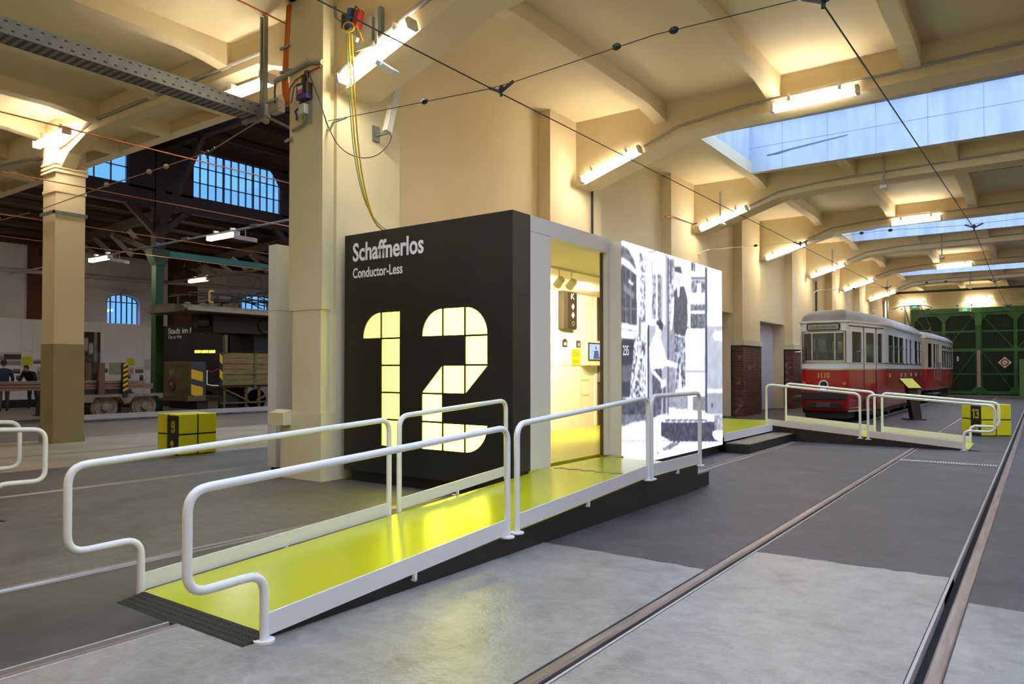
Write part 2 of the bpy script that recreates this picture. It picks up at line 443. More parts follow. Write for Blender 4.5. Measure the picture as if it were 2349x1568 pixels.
for y in BEAMS + [-5.5, -11.4]:
    MB().prism([(-7.75, ZC + .05)] + SOF + [(8.75, ZC + .05)], 'y', y, y + .58).build('beam', M_WALL, ceil)
def rib(x, y0, y1, h0=True, h1=True, w=.115, par=ceil):
    zb, zh, L = 6.07, 5.96, .75
    pts = [(y0, ZC + .02), (y1, ZC + .02)]
    pts += [(y1, zh), (y1 - L * .45, zh + .06), (y1 - L, zb)] if h1 else [(y1, zb)]
    pts += [(y0 + L, zb), (y0 + L * .45, zh + .06), (y0, zh)] if h0 else [(y0, zb)]
    return MB().prism(pts, 'x', x - w, x + w).build('rib', M_WALL, par)
RX = [-5.63, -3.58, -1.53, .52, 2.57, 4.62, 6.67]
for k in range(len(BEAMS) - 1):
    a, b = bay(k)
    for x in RX:
        if k in SKYBAYS and x not in (RX[0], RX[-1]):
            s0, s1 = sky_y(k)
            rib(x, a, s0 - .08, h1=False); rib(x, s1 + .08, b, h0=False)
        else:
            rib(x, a, b)
for x in RX: rib(x, BEAMS[-1] + .58, YE, h1=False)
for k in SKYBAYS:
    a, b = sky_y(k)
    sh = root('skylight_shaft')
    t = .15
    for (x0, x1, y0, y1) in ((SX0 - t, SX1 + t, b, b + t), (SX0 - t, SX1 + t, a - t, a), (SX0 - t, SX0, a, b), (SX1, SX1 + t, a, b)):
        MB().box(x0, x1, y0, y1, 6.08, 7.24).build('shaft_wall', M_SHAFT, sh)
    for (x0, x1, y0, y1) in ((SX0 - t, SX1 + t, b - .05, b + .1), (SX0 - t, SX1 + t, a - .1, a + .05)):
        MB().box(x0, x1, y0, y1, 7.24, 7.38).build('steel_kerb', mat('blue_green_steel', (.01, .10, .11), .5), sh)
    m = (a + b) / 2; zr = 8.0
    if k in (2, 4):
        jm = mat('shaft_joint', (.36, .40, .47), .8)
        for i in range(12):
            x = SX0 + .72 + i * .98; MB().box(x - .006, x + .006, b - .003, b + .01, 6.08, 7.24).build('formwork_joint', jm, sh)
        MB().box(SX0, SX1, b - .003, b + .01, 6.66, 6.67).build('formwork_joint', jm, sh)
        MB().prism([(-5.15, 6.42), (-4.9, 6.42), (-4.6, 6.47), (-3.4, 6.58), (-3.4, 6.60), (-4.7, 6.50), (-5.0, 6.46), (-5.15, 6.45)], 'y', b - .004, b + .01).build('streak_mark', mat('streak_mark', (.14, .17, .24), .8), sh)  # dark slanting streak mark on the far shaft wall
        for y in (a + (b - a) * .35, a + (b - a) * .7): MB().box(SX0 - .01, SX0 + .003, y - .006, y + .006, 6.08, 7.10).build('formwork_joint', jm, sh)
    for sgn, y0 in ((1, a - .1), (-1, b + .1)):
        MB().quad((SX0 - t, y0, 7.37), (SX1 + t, y0, 7.37), (SX1 + t, m, zr), (SX0 - t, m, zr)).build('skylight_pane', M_GLASS, sh)
    g = MB()
    for i in range(13):
        x = SX0 + (SX1 - SX0) * i / 12
        g.bar((x, a - .1, 7.40), (x, m, zr + .03), .05, .05); g.bar((x, b + .1, 7.40), (x, m, zr + .03), .05, .05)
    g.build('glazing_bars', M_GREY, sh)
    for xs in (SX0 - t, SX1 + t):
        MB().add([(xs, a - .1, 7.22), (xs, b + .1, 7.22), (xs, m, zr)], [(0, 1, 2)]).build('gable_pane', M_GLASS, sh)

# ---- left aisle ceiling
MB().box(-24.2, -7.9, YB, 7.95, ZC, ZC + .2).build('ceiling_slab', M_WALL, ceil)
def aisle_beam(y, xs):
    for x0, x1 in xs:
        pts = [(x0, ZC + .05), (x0, 5.35), (x0 + .35, 5.62), (x0 + 1.1, 5.86), (x1 - 1.1, 5.86), (x1 - .35, 5.62), (x1, 5.35), (x1, ZC + .05)]
        MB().prism(pts, 'y', y, y + .26).build('beam', M_WALL, ceil)
for y in (.4, 6.38, -5.5): aisle_beam(y, ((-15.52, -8.06), (-24.2, -16.05)))
for x in (-9.95, -12.0, -14.05, -16.1, -18.15, -20.2, -22.25):
    rib(x, .66, 6.38); rib(x, 6.62, 7.78, False, False)
MB().box(-24.2, -8.0, 7.72, 7.95, 6.10, ZC + .05).build('edge_beam', M_WALL, ceil)

# ---- left wall with pilasters, brick dado, ledge and niches
wall_left = root('wall_left')
NICHES = [(20.3, 22.2, 3.17), (24.15, 27.9, 3.08)]
def wseg(y0, y1, z0, z1, m=M_WALL, x0=-8.35, x1=XL, nm='wall_panel'): return MB().box(x0, x1, y0, y1, z0, z1).build(nm, m, wall_left)
yy = [7.5] + [v for n in NICHES for v in n[:2]] + [YE]
for i in range(0, len(yy), 2): wseg(yy[i], yy[i + 1], 0, ZC + .1)
for a, b, z in NICHES:
    wseg(a, b, z, ZC + .1)
    MB().box(-8.3, -8.14, a, b, 0, z).build('niche_panel', mat('pale_lilac_panel', (.66, .65, .76), .6), wall_left)
PIL = [(11.5, 13.45), (17.04, 19.5), (22.35, 24.1), (27.95, 30.9), (34.3, 36.8), (40.3, 42.9)]
for a, b in PIL:
    MB().box(XL - .05, -7.43, a, b, 0, ZC).build('pilaster', M_WALL, wall_left)
    if a > 15:
        MB().box(XL - .05, -7.36, a - .06, b + .04, 2.18, 2.36).build('ledge', M_PALE, wall_left)
        MB().box(XL - .05, -7.40, a - .03, b + .02, 0, 2.18).build('brick_dado', M_BRICK, wall_left)
for a, b in ((14.0, 20.3), (22.2, 24.15), (27.9, 48.9)):
    MB().box(XL - .04, XL + .03, a, b, 0, 2.18).build('brick_dado', M_BRICK, wall_left)
# big pillar at the front end of the wall and its twins behind the camera
def pillar(y, name):
    p = root(name)
    MB().box(-8.09, -7.42, y, y + .12, 2.2, ZC).build('shaft', M_PALE, p)
    MB().box(-8.05, -7.49, y + .1, y + 1.36, 0, ZC).build('core', M_PALE, p)
    MB().box(-8.02, -7.45, y + .01, y + .12, .86, 2.2).build('lower_shaft', M_PALE, p)
    MB().box(-8.24, -7.42, y - .005, y + .25, 0, .87).build('plinth', M_PALE, p)
    MB().box(-8.09, -7.43, y + .24, y + 1.4, 0, ZC).build('return_face', M_PALE, p)
    return p
pillar(6.13, 'column_pillar'); pillar(.1, 'column_pillar'); pillar(-5.8, 'column_pillar')
MB().prism([(6.0, .70), (6.0, .86), (6.13, .9), (6.13, .70)], 'x', -8.32, -8.02).build('plinth_block', M_PALE, bpy.data.objects['column_pillar'])
# slender column in the left aisle
colm = root('column_slender')
def sq(name, h, z0, z1, m, cx=-15.78, cy=6.57): return MB().box(cx - h, cx + h, cy - h, cy + h, z0, z1).build(name, m, colm)
sq('base', .30, 0, .12, M_OLIVE); sq('lower_shaft', .285, .1, 1.93, M_OLIVE); sq('shaft', .275, 1.93, 5.7, M_WALL)
for z in (5.28, 5.36, 5.44): sq('moulding', .31, z, z + .045, M_WALL)
sq('band', .29, 4.9, 4.96, M_WALL); sq('neck', .28, 5.3, ZC, M_WALL)

# ---- far end wall, right wall, back walls
wall_end = root('wall_end')
MB().box(-8.05, -6.25, YE, YE + .3, 0, ZC + .1).build('wall_panel', M_BRICKE, wall_end)
MB().box(-6.25, XR, YE, YE + .3, 4.95, ZC + .1).build('wall_panel', M_BRICKE, wall_end)
MB().box(6.2, XR, YE, YE + .3, 0, 4.95).build('wall_panel', M_BRICKE, wall_end)
struct(MB().box(XR, XR + .3, YB, YE, 0, ZC + .1).build('wall_right', M_WALL))
struct(MB().box(-24.5, XR, YB - .3, YB, 0, ZC + .1).build('wall_back', M_WALL))
struct(MB().box(-24.5, -24.2, YB, 7.9, 0, ZC + .1).build('wall_side', M_WALL))

# ---- timber hall beyond the aisle
XP, XW, XC = -31.3, -32.6, -23.6
def zc(z): return CAMH + (z - CAMH) * XC / -22.5
YT = 27.0
wall_far = root('wall_far')
AW = [(gx(246, 740, XW).y, gx(321, 740, XW).y, 2.6, gx(246, 690, XW).z, .33), (gx(555, 740, XW).y, gx(640, 740, XW).y, 2.2, gx(560, 690, XW).z, .33)]
yw = [5.0]
for a in AW: yw += [a[0], a[1]]
yw.append(YT)
for i in range(0, len(yw), 2): MB().box(XW - .4, XW, yw[i], yw[i + 1], 0, 7.0).build('wall_panel', M_WWALL, wall_far)
def arch_pts(a, n=10):
    y0, y1, zb, zt, r = a; m = (y0 + y1) / 2; h = (y1 - y0) / 2
    return [(m - h * math.cos(math.pi * k / n), zt + r * math.sin(math.pi * k / n)) for k in range(n + 1)]
for i, a in enumerate(AW):
    MB().box(XW - .4, XW, a[0], a[1], 0, a[2]).build('wall_panel', M_WWALL, wall_far)
    ap = arch_pts(a)
    MB().prism([(a[0], 7.0)] + ap + [(a[1], 7.0)], 'x', XW - .4, XW).build('wall_panel', M_WWALL, wall_far)
    w = root('window_%d' % (i + 1))
    nx = 6
    for k in range(nx):
        y0 = a[0] + (a[1] - a[0]) * k / nx; y1 = a[0] + (a[1] - a[0]) * (k + 1) / nx
        for z0, z1 in ((a[2], a[2] + .66), (a[2] + .66, a[3]), (a[3], None)):
            if z1: MB().box(XW - .26, XW - .25, y0, y1, z0, z1).build('pane', M_GLASS, w)
            else:
                m, h = (a[0] + a[1]) / 2, (a[1] - a[0]) / 2
                f = lambda y: a[3] + a[4] * math.sqrt(max(0, 1 - ((y - m) / h) ** 2))
                MB().prism([(y0, z0), (y1, z0), (y1, f(y1) + .001), (y0, f(y0) + .001)], 'x', XW - .26, XW - .25).build('pane', M_GLASS, w)
    g = MB()
    for k in range(nx + 1):
        y = a[0] + (a[1] - a[0]) * k / nx; m, h = (a[0] + a[1]) / 2, (a[1] - a[0]) / 2
        zt = a[3] + a[4] * math.sqrt(max(0, 1 - ((y - m) / h) ** 2)); g.box(XW - .28, XW - .22, y - .018, y + .018, a[2], zt)
    for z in (a[2], a[2] + .66, a[3]): g.box(XW - .28, XW - .22, a[0], a[1], z - .018, z + .018)
    g.tube([(XW - .25, p[0], p[1]) for p in ap], .025, 6)
    g.build('glazing_bars', M_DARK, w)
for p0, p1 in (((63, 560), (112, 560)), ((395, 620), (450, 640))):
    MB().box(XW - .05, XW + .12, gx(*p0, XW).y, gx(*p1, XW).y, 0, 6.6).build('brick_pier', M_BRICKW, wall_far)
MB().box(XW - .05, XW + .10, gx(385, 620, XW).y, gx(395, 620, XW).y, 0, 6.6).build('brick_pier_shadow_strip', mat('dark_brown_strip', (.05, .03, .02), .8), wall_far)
struct(MB().box(XW - .4, -8.46, YT, YT + .3, 0, 11).build('wall_hall_end', M_BRICKW))
struct(MB().box(XW - .4, -24.2, 4.7, 5.0, 0, 9).build('wall_hall_front', M_BRICKW))
struct(MB().box(-8.75, -8.46, 8.0, YT, 0, 10).build('wall_hall_side', M_BRICKW))
struct(MB().box(-24.2, -8.1, 7.95, 8.1, 6.35, 10.5).build('wall_hall_gable', M_WOOD))

# roof: low slope from the far wall to the clerestory, upper roof over the nave
roof = root('roof_timber')
ZS, ZH = 7.2, zc(8.75)
MB().prism([(XW - .4, 6.35), (XC - .1, 7.1), (XC - .1, 7.25), (XW - .4, 6.5)], 'y', 4.8, YT).build('low_roof_boards', M_ROOFB, roof)
MB().prism([(XC - .2, ZH), (-17.8, 10.45), (-17.8, 10.6), (XC - .2, ZH + .15)], 'y', 4.8, YT).build('nave_roof_boards', M_ROOFB, roof)
MB().prism([(-14.0, 10.45), (-8.0, ZH), (-8.0, ZH + .15), (-14.0, 10.6)], 'y', 4.8, YT).build('nave_roof_boards', M_ROOFB, roof)
for i in range(9):  # unseen ridge glazing, added so the sky brightens the timber hall
    y0_ = 8.1 + i * 2.1
    for xa, za, xb, zb in ((-17.8, 10.55, -15.9, 11.1), (-15.9, 11.1, -14.0, 10.55)): MB().quad((xa, y0_, za), (xb, y0_, zb), (xb, y0_ + 2.06, zb), (xa, y0_ + 2.06, za)).build('added_ridge_pane', M_GLASS, roof)
def purl(p0, p1, w=.16, h=.2, m=M_WOOD, nm='purlin', par=roof): return MB().bar(p0, p1, w, h).build(nm, m, par)
for x in (-22.4, -21.2, -20.0, -18.8, -17.8): purl((x, 8.1, ZH + (x - XC) / 7.7 * 1.9 - .12), (x, YT, ZH + (x - XC) / 7.7 * 1.9 - .12))
for x in (-31.5, -30.2, -28.9, -27.6, -26.3, -25.0, -24.1): purl((x, 6, 6.36 + (x - XW) / 9 * .72 - .1), (x, YT, 6.36 + (x - XW) / 9 * .72 - .1), .14, .18)
PY = [gx(362, 600, XC).y]
PY = [PY[0] - 5.6, PY[0], PY[0] + 5.6, PY[0] + 11.2]
for y in PY[1:]:
    purl((XW, y, 6.1), (XC, y, 6.55), .2, .28, nm='tie_beam')
    purl((XC, y, zc(8.45)), (-8.5, y, zc(8.45)), .22, .3, nm='tie_beam')
    purl((XC, y, 5.3), (XC - 3.2, y, 6.3), .16, .2, nm='brace')
    purl((XC + .3, y, 6.2), (XC + 2.6, y, 8.7), .16, .2, nm='brace')
for i in range(7):
    x = XC - 1.2 - i * 1.25
    for y in PY[1:3]: purl((x, y + .4, 5.35 + .1 * i), (x - .5, y - .1, 6.2), .13, .16, mat('grey_timber', (.12, .105, .10), .7), nm='strut')
# clerestory line
cl = root('wall_clerestory')
MB().box(XC - .12, XC + .12, 5, YT, zc(6.5), zc(7.08)).build('sill_boards', M_WOOD, cl)
MB().box(XC - .12, XC + .12, 5, YT, zc(8.62), zc(9.0)).build('head_boards', M_WOOD, cl)
wins = [(7.6, gx(292, 370, XC).y), (gx(440, 400, XC).y, gx(643, 400, XC).y), (PY[2] + 1.0, PY[2] + 4.6)]
e = [5.0] + [v for w in wins for v in w] + [YT]
for i in range(0, len(e), 2): MB().box(XC - .12, XC + .12, e[i], e[i + 1], zc(7.0), zc(8.7)).build('boarded_bay', M_WOOD, cl)
for i, (y0, y1) in enumerate(wins):
    w = root('window_%d' % (i + 3)); n = 12 if i == 1 else 6 if i else 8
    zt = [zc(7.08), zc(7.59), zc(8.1), zc(8.64)]
    for k in range(n):
        a, b = y0 + (y1 - y0) * k / n, y0 + (y1 - y0) * (k + 1) / n
        for j in range(3):
            MB().box(XC - .02, XC - .01, a, b, zt[j], zt[j + 1]).build('pane', M_GLASS, w)
    g = MB()
    for k in range(n + 1):
        y = y0 + (y1 - y0) * k / n; t = .026 if k % 4 == 0 else .010
        g.box(XC - .04, XC + .04, y - t, y + t, zc(7.05), zc(8.66))
    for z in zt: g.box(XC - .035, XC + .035, y0, y1, z - .010, z + .010)
    g.build('glazing_bars', M_DARK, w)
    if i == 1:
        for ya, yb in ((y0, y0 + .28), (y1, y1 - .62)):
            MB().prism([(ya, zc(8.7)), (yb, zc(8.7)), (ya, zc(8.15))], 'x', XC + .03, XC + .1).build('corner_brace', M_WOOD, w)
# posts: green cast-iron below, timber above
for i, y in enumerate(PY[1:3]):
    t = thing('hall_post', ('green steel post with timber top standing behind the old bogie', 'green steel post with timber top hidden behind the pillar')[i], 'post', (XC, y, 0), 'roof posts of the timber hall')
    MB().box(XC - .15, XC + .15, y - .14, y + .14, 0, zc(4.95)).build('green_shaft', M_PGREEN, t, bevel=.03)
    MB().prism([(y - .14, 4.85), (y + .14, 4.85), (y + .3, 5.2), (y + .3, 5.38), (y - .3, 5.38), (y - .3, 5.2)], 'x', XC - .2, XC + .2).build('capital', M_PGREEN, t)
    MB().box(XC - .16, XC + .16, y - .16, y + .16, 5.38, zc(8.7)).build('timber_post', M_WOOD, t)
    for s in (-1, 1):
        MB().bar((XC, y + s * .1, 5.95), (XC, y + s * 1.35, 7.1), .16, .2).build('brace', M_WOOD, t)
        MB().bar((XC, y + s * .1, 7.45), (XC, y + s * 1.0, 8.9), .16, .2).build('brace', M_WOOD, t)
tag(MB().box(XC - .1, XC + .1, PY[1] + .3, PY[2] - .3, 5.18, 5.38).build('steel_girder', M_TEAL), 'teal green steel girder spanning from the green post', 'girder')

# neighbouring house seen through the clerestory
nb = thing('neighbour_house', 'house with tiled roof seen through the high window', 'house', (-48, 8, 0))
MB().box(-58, -48, -8, 11.5, 0, 11.2).build('house_wall', mat('house_plaster', (.45, .45, .45), .8), nb)
tiles = mat('roof_tiles', (.20, .07, .06), .8)
for k in range(16):
    z = 11.2 + k * .34; x = -47.6 - k * .42
    MB().box(x - .5, x, -8, 11.5, z, z + .12).build('tile_row', tiles, nb)
MB().box(-52.0, -51.2, 6.3, 7.4, 14.2, 15.0).build('roof_light', mat('roof_light_glass', (.6, .65, .7), .2), nb)
MB().prism([(-47.6, 11.2), (-58, 19.6), (-58, 11.2)], 'y', -8, 11.5).build('roof_body', tiles, nb)
# ================================================================ NUMBER BOX / KIOSK
KX0, KX1, KY, KZ0, KZ1 = -7.315, -4.63, 6.415, .142, 3.16
kiosk = thing('exhibition_kiosk', 'black and white exhibition kiosk with the glowing number 12', 'kiosk', (-6, 8, 0))
# front panel cut around the lit cells: cells sit 12 mm deep in the board
P = .333; GAP = .011
def cell_poly(kind, a, b, c, d):
    """a,b = x range, c,d = z range"""
    n = 10
    q = lambda cx, cz, r, t0, t1: [(cx + r * math.cos(t0 + (t1 - t0) * k / n), cz + r * math.sin(t0 + (t1 - t0) * k / n)) for k in range(n + 1)]
    if kind == 'full': return [(a, c), (b, c), (b, d), (a, d)]
    if kind == 'TL': return [(b, c)] + q(b, c, b - a, math.pi / 2, math.pi)
    if kind == 'TR': return [(a, c)] + q(a, c, b - a, 0, math.pi / 2)
    if kind == 'BR': return [(a, d)] + q(a, d, b - a, -math.pi / 2, 0)
    if kind == 'DL': return [(a, c), (b, c), (b, d)]
    if kind == 'DU': return [(a, c), (b, d), (a, d)]
TOPZ = 2.145
cells = []
for (ci, ri, kd) in ((0, 0, 'TL'), (1, 0, 'full'), (1, 1, 'full'), (1, 2, 'full'), (1, 3, 'full'), (1, 4, 'full')):
    cells.append((-6.98 + ci * P, ri, kd, M_CELL1))
for (ci, ri, kd) in ((0, 0, 'TL'), (1, 0, 'full'), (2, 0, 'TR'), (2, 1, 'full'), (0, 2, 'DL'), (1, 2, 'full'), (2, 2, 'DU'), (0, 3, 'full'), (0, 4, 'full'), (1, 4, 'full'), (2, 4, 'BR')):
    cells.append((-5.965 + ci * P, ri, kd, M_CELL2))
# the board is a grid of plates around the cells
xs = sorted({KX0, KX1} | {round(c[0], 4) for c in cells} | {round(c[0] + P, 4) for c in cells})
zs = [KZ0] + [round(TOPZ - P * r, 4) for r in range(5, -1, -1)] + [KZ1]
occ = {(round(c[0], 4), c[1]): c for c in cells}
fp = MB(); D = .03
for i in range(len(xs) - 1):
    for j in range(len(zs) - 1):
        row = 5 - j if 0 < j < len(zs) - 1 else None
        key = (xs[i], row) if row is not None else None
        if key in occ and abs(xs[i + 1] - xs[i] - P) < .01:
            x0, kd = occ[key][0], occ[key][2]
            a, b, c, d = x0, x0 + P, zs[j], zs[j + 1]
            g = GAP; outer = [(a, c), (b, c), (b, d), (a, d)]; inner = cell_poly(kd, a + g, b - g, c + g, d - g)
            # frame: fan between the outer square and the inner outline
            bm = bmesh.new()
            vo = [bm.verts.new((p[0], KY, p[1])) for p in outer]; vi = [bm.verts.new((p[0], KY, p[1])) for p in inner]
            eds = [bm.edges.new((v[k], v[(k + 1) % len(v)])) for v in (vo, vi) for k in range(len(v))]
            bmesh.ops.triangle_fill(bm, edges=eds, use_beauty=True)
            ci = Vector((sum(p[0] for p in inner) / len(inner), KY, sum(p[1] for p in inner) / len(inner)))
            idx = {v: k for k, v in enumerate(bm.verts)}
            keep = []
            for f in bm.faces:
                if not all(v in set(vi) for v in f.verts): keep.append(tuple(idx[v] for v in f.verts))
            if kd in ('TL', 'TR', 'BR', 'DL', 'DU'): pass
            fp.add([v.co[:] for v in bm.verts], keep)
            n = len(inner)
            fp.add([(p[0], KY, p[1]) for p in inner] + [(p[0], KY + D, p[1]) for p in inner], [(k, (k + 1) % n, n + (k + 1) % n, n + k) for k in range(n)])
            bm.free()
        else:
            fp.quad((xs[i], KY, zs[j]), (xs[i + 1], KY, zs[j]), (xs[i + 1], KY, zs[j + 1]), (xs[i], KY, zs[j + 1]))
fp.box(KX0 + .001, KX1 - .031, KY + D + .012, KY + .10, KZ0, KZ1)
fp.quad((KX0, KY, KZ0), (KX1, KY, KZ0), (KX1, KY + .06, KZ0), (KX0, KY + .06, KZ0))
fp.quad((KX0, KY, KZ1), (KX1, KY, KZ1), (KX1, KY + .06, KZ1), (KX0, KY + .06, KZ1))
fp.quad((KX0, KY, KZ0), (KX0, KY + .06, KZ0), (KX0, KY + .06, KZ1), (KX0, KY, KZ1))
fp.build('front_panel', M_BLACK, kiosk)
for x0, r, kd, m in cells:
    z1 = TOPZ - P * r; z0 = z1 - P
    MB().prism(cell_poly(kd, x0 + GAP, x0 + P - GAP, z0 + GAP, z1 - GAP), 'y', KY + .014, KY + D).build('lit_tile', m, kiosk)['label'] = 'glowing yellow acrylic tile'
text('title_lettering', 'Schaffnerlos', (-7.158, KY, 2.81), (1, 0, 0), (0, 0, 1), 1.225, .235, M_LETTER, kiosk, .002, .016)
text('subtitle_lettering', 'Conductor-Less', (-7.158, KY, 2.595), (1, 0, 0), (0, 0, 1), .88, .13, M_LETTER, kiosk, .002, .014)
MB().box(KX0, KX1 - .02, KY + .1, 6.60, KZ0, KZ1).build('box_core', M_BLACK, kiosk)
MB().box(-7.25, -4.7, KY + .08, 12.3, .0, KZ0).build('plinth', M_SKIRT, kiosk)
MB().box(KX1 - .03, KX1, KY + .0005, 6.755, .142, 2.255).build('side_plate', M_BLACK, kiosk)
MB().box(KX1 - .03, KX1, KY + .0005, 6.755, 2.257, KZ1).build('side_plate', mat('black_laminate_worn', (.03, .025, .024), .5), kiosk)
# white portal
MB().box(KX1 - .16, KX1 + .002, 6.757, 7.168, .29, 2.975).build('jamb_panel', M_FRAME, kiosk)
MB().box(KX1 - .16, KX1 + .002, 6.757, 7.166, 2.98, KZ1).build('head_panel', M_FRAME, kiosk)
MB().box(KX1 - .16, KX1 + .002, 7.17, 8.68, 2.97, KZ1).build('lintel_panel', M_FRAME, kiosk)
MB().box(KX1 - .08, KX1 - .0, 8.545, 8.68, .3, 2.97).build('jamb_panel', M_IVORY, kiosk)
MB().box(KX1 - .10, KX1 - .06, 8.525, 8.55, .3, 2.97).build('door_edge_trim', mat('bronze_trim', (.10, .07, .05), .4, .5), kiosk)
# inside
KB = -7.32
MB().box(KB - .06, KB, 6.6, 12.95, .28, 3.02).build('back_wall', M_IVORY, kiosk)
MB().box(KB - .03, KB + .03, 12.95, 13.03, .3, 2.9).build('back_wall_edge', M_IVORY, kiosk)
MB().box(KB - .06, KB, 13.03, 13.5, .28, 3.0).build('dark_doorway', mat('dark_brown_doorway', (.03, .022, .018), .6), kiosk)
MB().box(KB, -4.95, 13.5, 13.56, .28, 3.02).build('end_wall', M_IVORY, kiosk)
MB().box(KB, -4.8, 6.6, 6.66, .28, 3.02).build('inner_front_wall', M_IVORY, kiosk)
MB().box(KB, KX1 - .17, 6.6, 8.7, 3.02, 3.08).build('roof_board', M_IVORY, kiosk)
MB().box(KB, -4.66, 8.7, 12.3, 3.02, 3.08).build('roof_board', M_IVORY, kiosk)
MB().box(KB, -4.95, 12.3, 13.5, 3.02, 3.08).build('roof_board', M_IVORY, kiosk)
MB().box(KB, -6.75, 6.6, 13.5, 2.90, 3.02).build('soffit_step', M_IVORY, kiosk)
MB().box(KB, KX1 - .17, 6.66, 8.63, .24, .3).build('floor_plate', M_YEL, kiosk)
MB().box(KB, -4.66, 8.63, 12.33, .24, .3).build('floor_plate', M_YEL, kiosk)
MB().box(KB, -4.95, 12.33, 13.5, .24, .3).build('floor_plate', M_YEL, kiosk)
for y, z0, z1 in ((12.44, .55, 1.6),):
    for k in range(4): MB().box(KB, KB + .006, y, y + .3, .62 + k * .30, .63 + k * .30).build('panel_joint', mat('joint_yellow', (.60, .50, .08), .5), kiosk)
    MB().box(KB, KB + .006, y - .01, y, .62, 1.52).build('panel_joint', MATS['joint_yellow'], kiosk)
MB().box(KB, KB + .006, 11.75, 12.1, 1.5, 1.515).build('panel_joint', MATS['joint_yellow'], kiosk)

# ---- things inside the kiosk
t = thing('signal_board', 'tall black tram signal box with white K and diamonds on kiosk wall', 'signal', (KB, 11.8, 2.5))
ya, yb, za, zb = gx(1280, 700, KB).y, gx(1310, 700, KB).y, 2.19, 2.90
MB().box(KB, KB + .12, ya, yb, za, zb).build('case', mat('dark_bronze', (.035, .028, .018), .5), t, bevel=.01)
MB().box(KB + .12, KB + .135, ya + .17, yb - .01, za + .02, zb - .02).build('lens_column', mat('dark_lens', (.018, .015, .012), .25), t)
ym = (ya + .17 + yb - .01) / 2
text('letter', 'K', (KB + .135, ym - .07, 2.76), (0, 1, 0), (0, 0, 1), .13, .11, M_LETTER, t)
for z in (2.62, 2.46):
    MB().prism([(ym - .05, z), (ym, z - .06), (ym + .05, z), (ym, z + .06)], 'x', KB + .135, KB + .142).build('diamond', M_LETTER, t)
MB().tube([(KB + .14, ym + .04 * math.cos(a * .7), 2.3 + .04 * math.sin(a * .7)) for a in range(10)], .006, 5).build('ring_mark', M_GALV, t)
MB().tube([(KB + .06, ym + .05, 2.19), (KB + .06, ym + .06, 2.14), (KB + .06, ym + .12, 2.14), (KB + .06, ym + .13, 2.19)], .008, 5).build('cable_loop', M_DARK, t)
for i, (x0, x1, lb) in enumerate(((1290, 1300, 'small dark caption plate with clip below the signal box'), (1322, 1331, 'small dark caption plate above the lime text panel'))):
    q = thing('caption_plate', lb, 'plate', (KB, gx(x0, 790, KB).y, 1.9))
    MB().box(KB, KB + .012, gx(x0, 790, KB).y, gx(x1, 790, KB).y, 1.86, 1.99).build('plate', M_DARK, q)
    MB().box(KB + .012, KB + .016, gx(x0 + 2, 790, KB).y, gx(x1 - 2, 790, KB).y, 1.885, 1.95).build('plate_text', mat('plate_grey', (.25, .25, .25), .5), q)
    if i == 0: MB().box(KB, KB + .02, gx(1293, 790, KB).y, gx(1297, 790, KB).y, 1.985, 2.01).build('clip', M_DARK, q)
q = thing('text_panel', 'lime green text panel left of the monitor in kiosk', 'panel', (KB, 12.2, 1.6))
MB().box(KB, KB + .01, gx(1311, 820, KB).y, gx(1332, 820, KB).y, 1.51, 1.82).build('board', M_SIGN, q)
for k, (z, w) in enumerate(((1.795, .5), (1.76, .9), (1.74, .9), (1.72, .9), (1.70, .9), (1.68, .9), (1.60, .9), (1.58, .9), (1.56, .9))):
    MB().box(KB + .01, KB + .0115, gx(1313, 820, KB).y, gx(1313 + 17 * w, 820, KB).y, z, z + .01).build('text_line', mat('dim_ink', (.16, .17, .01), .6), q)
q = thing('monitor_box', 'cream wall box with small lit screen inside the kiosk', 'monitor', (KB, 12.9, 1.7))
y0, y1 = gx(1347, 800, -7.16).y, gx(1384, 800, -7.16).y
MB().box(KB, -7.16, y0, y1, gx(1365, 838, -7.16).z, gx(1365, 781, -7.16).z).build('housing', mat('cream_board', (.78, .70, .48), .5), q, bevel=.008)
XS = -7.16
MB().box(XS, XS + .01, gx(1349, 800, XS).y, gx(1380, 800, XS).y, gx(1365, 827, XS).z, gx(1365, 786, XS).z).build('bezel', M_DARK, q)
MB().box(XS + .008, XS + .012, gx(1351, 800, XS).y, gx(1378, 800, XS).y, gx(1365, 824, XS).z, gx(1365, 789, XS).z).build('screen', emat('screen_glow', (.45, .55, .75), 1.0), q)
scr = mat('screen_figure', (.02, .03, .06), .3)
MB().sph((XS + .014, gx(1366, 800, XS).y, gx(1366, 798, XS).z), .002, .028, .035, 8, 6).build('screen_head', emat('screen_dim', (.10, .13, .22), 1.0), q)
MB().prism([(gx(1360, 800, XS).y, gx(1365, 823, XS).z), (gx(1374, 800, XS).y, gx(1365, 823, XS).z), (gx(1371, 800, XS).y, gx(1365, 804, XS).z), (gx(1362, 800, XS).y, gx(1365, 804, XS).z)], 'x', XS + .0125, XS + .0135).build('screen_body', MATS['screen_dim'], q)
q = thing('wall_phone', 'dark handset unit below the monitor box', 'handset', (KB + .02, 13.2, 1.3))
MB().box(KB + .0, KB + .08, 13.06, 13.22, 1.18, 1.45).build('cradle', M_GALV, q, bevel=.01)
MB().tube([(KB + .09, 13.1, 1.20), (KB + .13, 13.1, 1.25), (KB + .13, 13.1, 1.38), (KB + .09, 13.1, 1.42)], .022, 8).build('receiver', M_DARK, q, True)
q = thing('wall_outline_panel', 'faint yellow outlined text panel at kiosk doorway edge', 'panel', (KB, 11.3, 1.8))
MB().box(KB, KB + .008, 10.6, 11.40, 1.46, 2.45).build('board', M_IVORY, q)
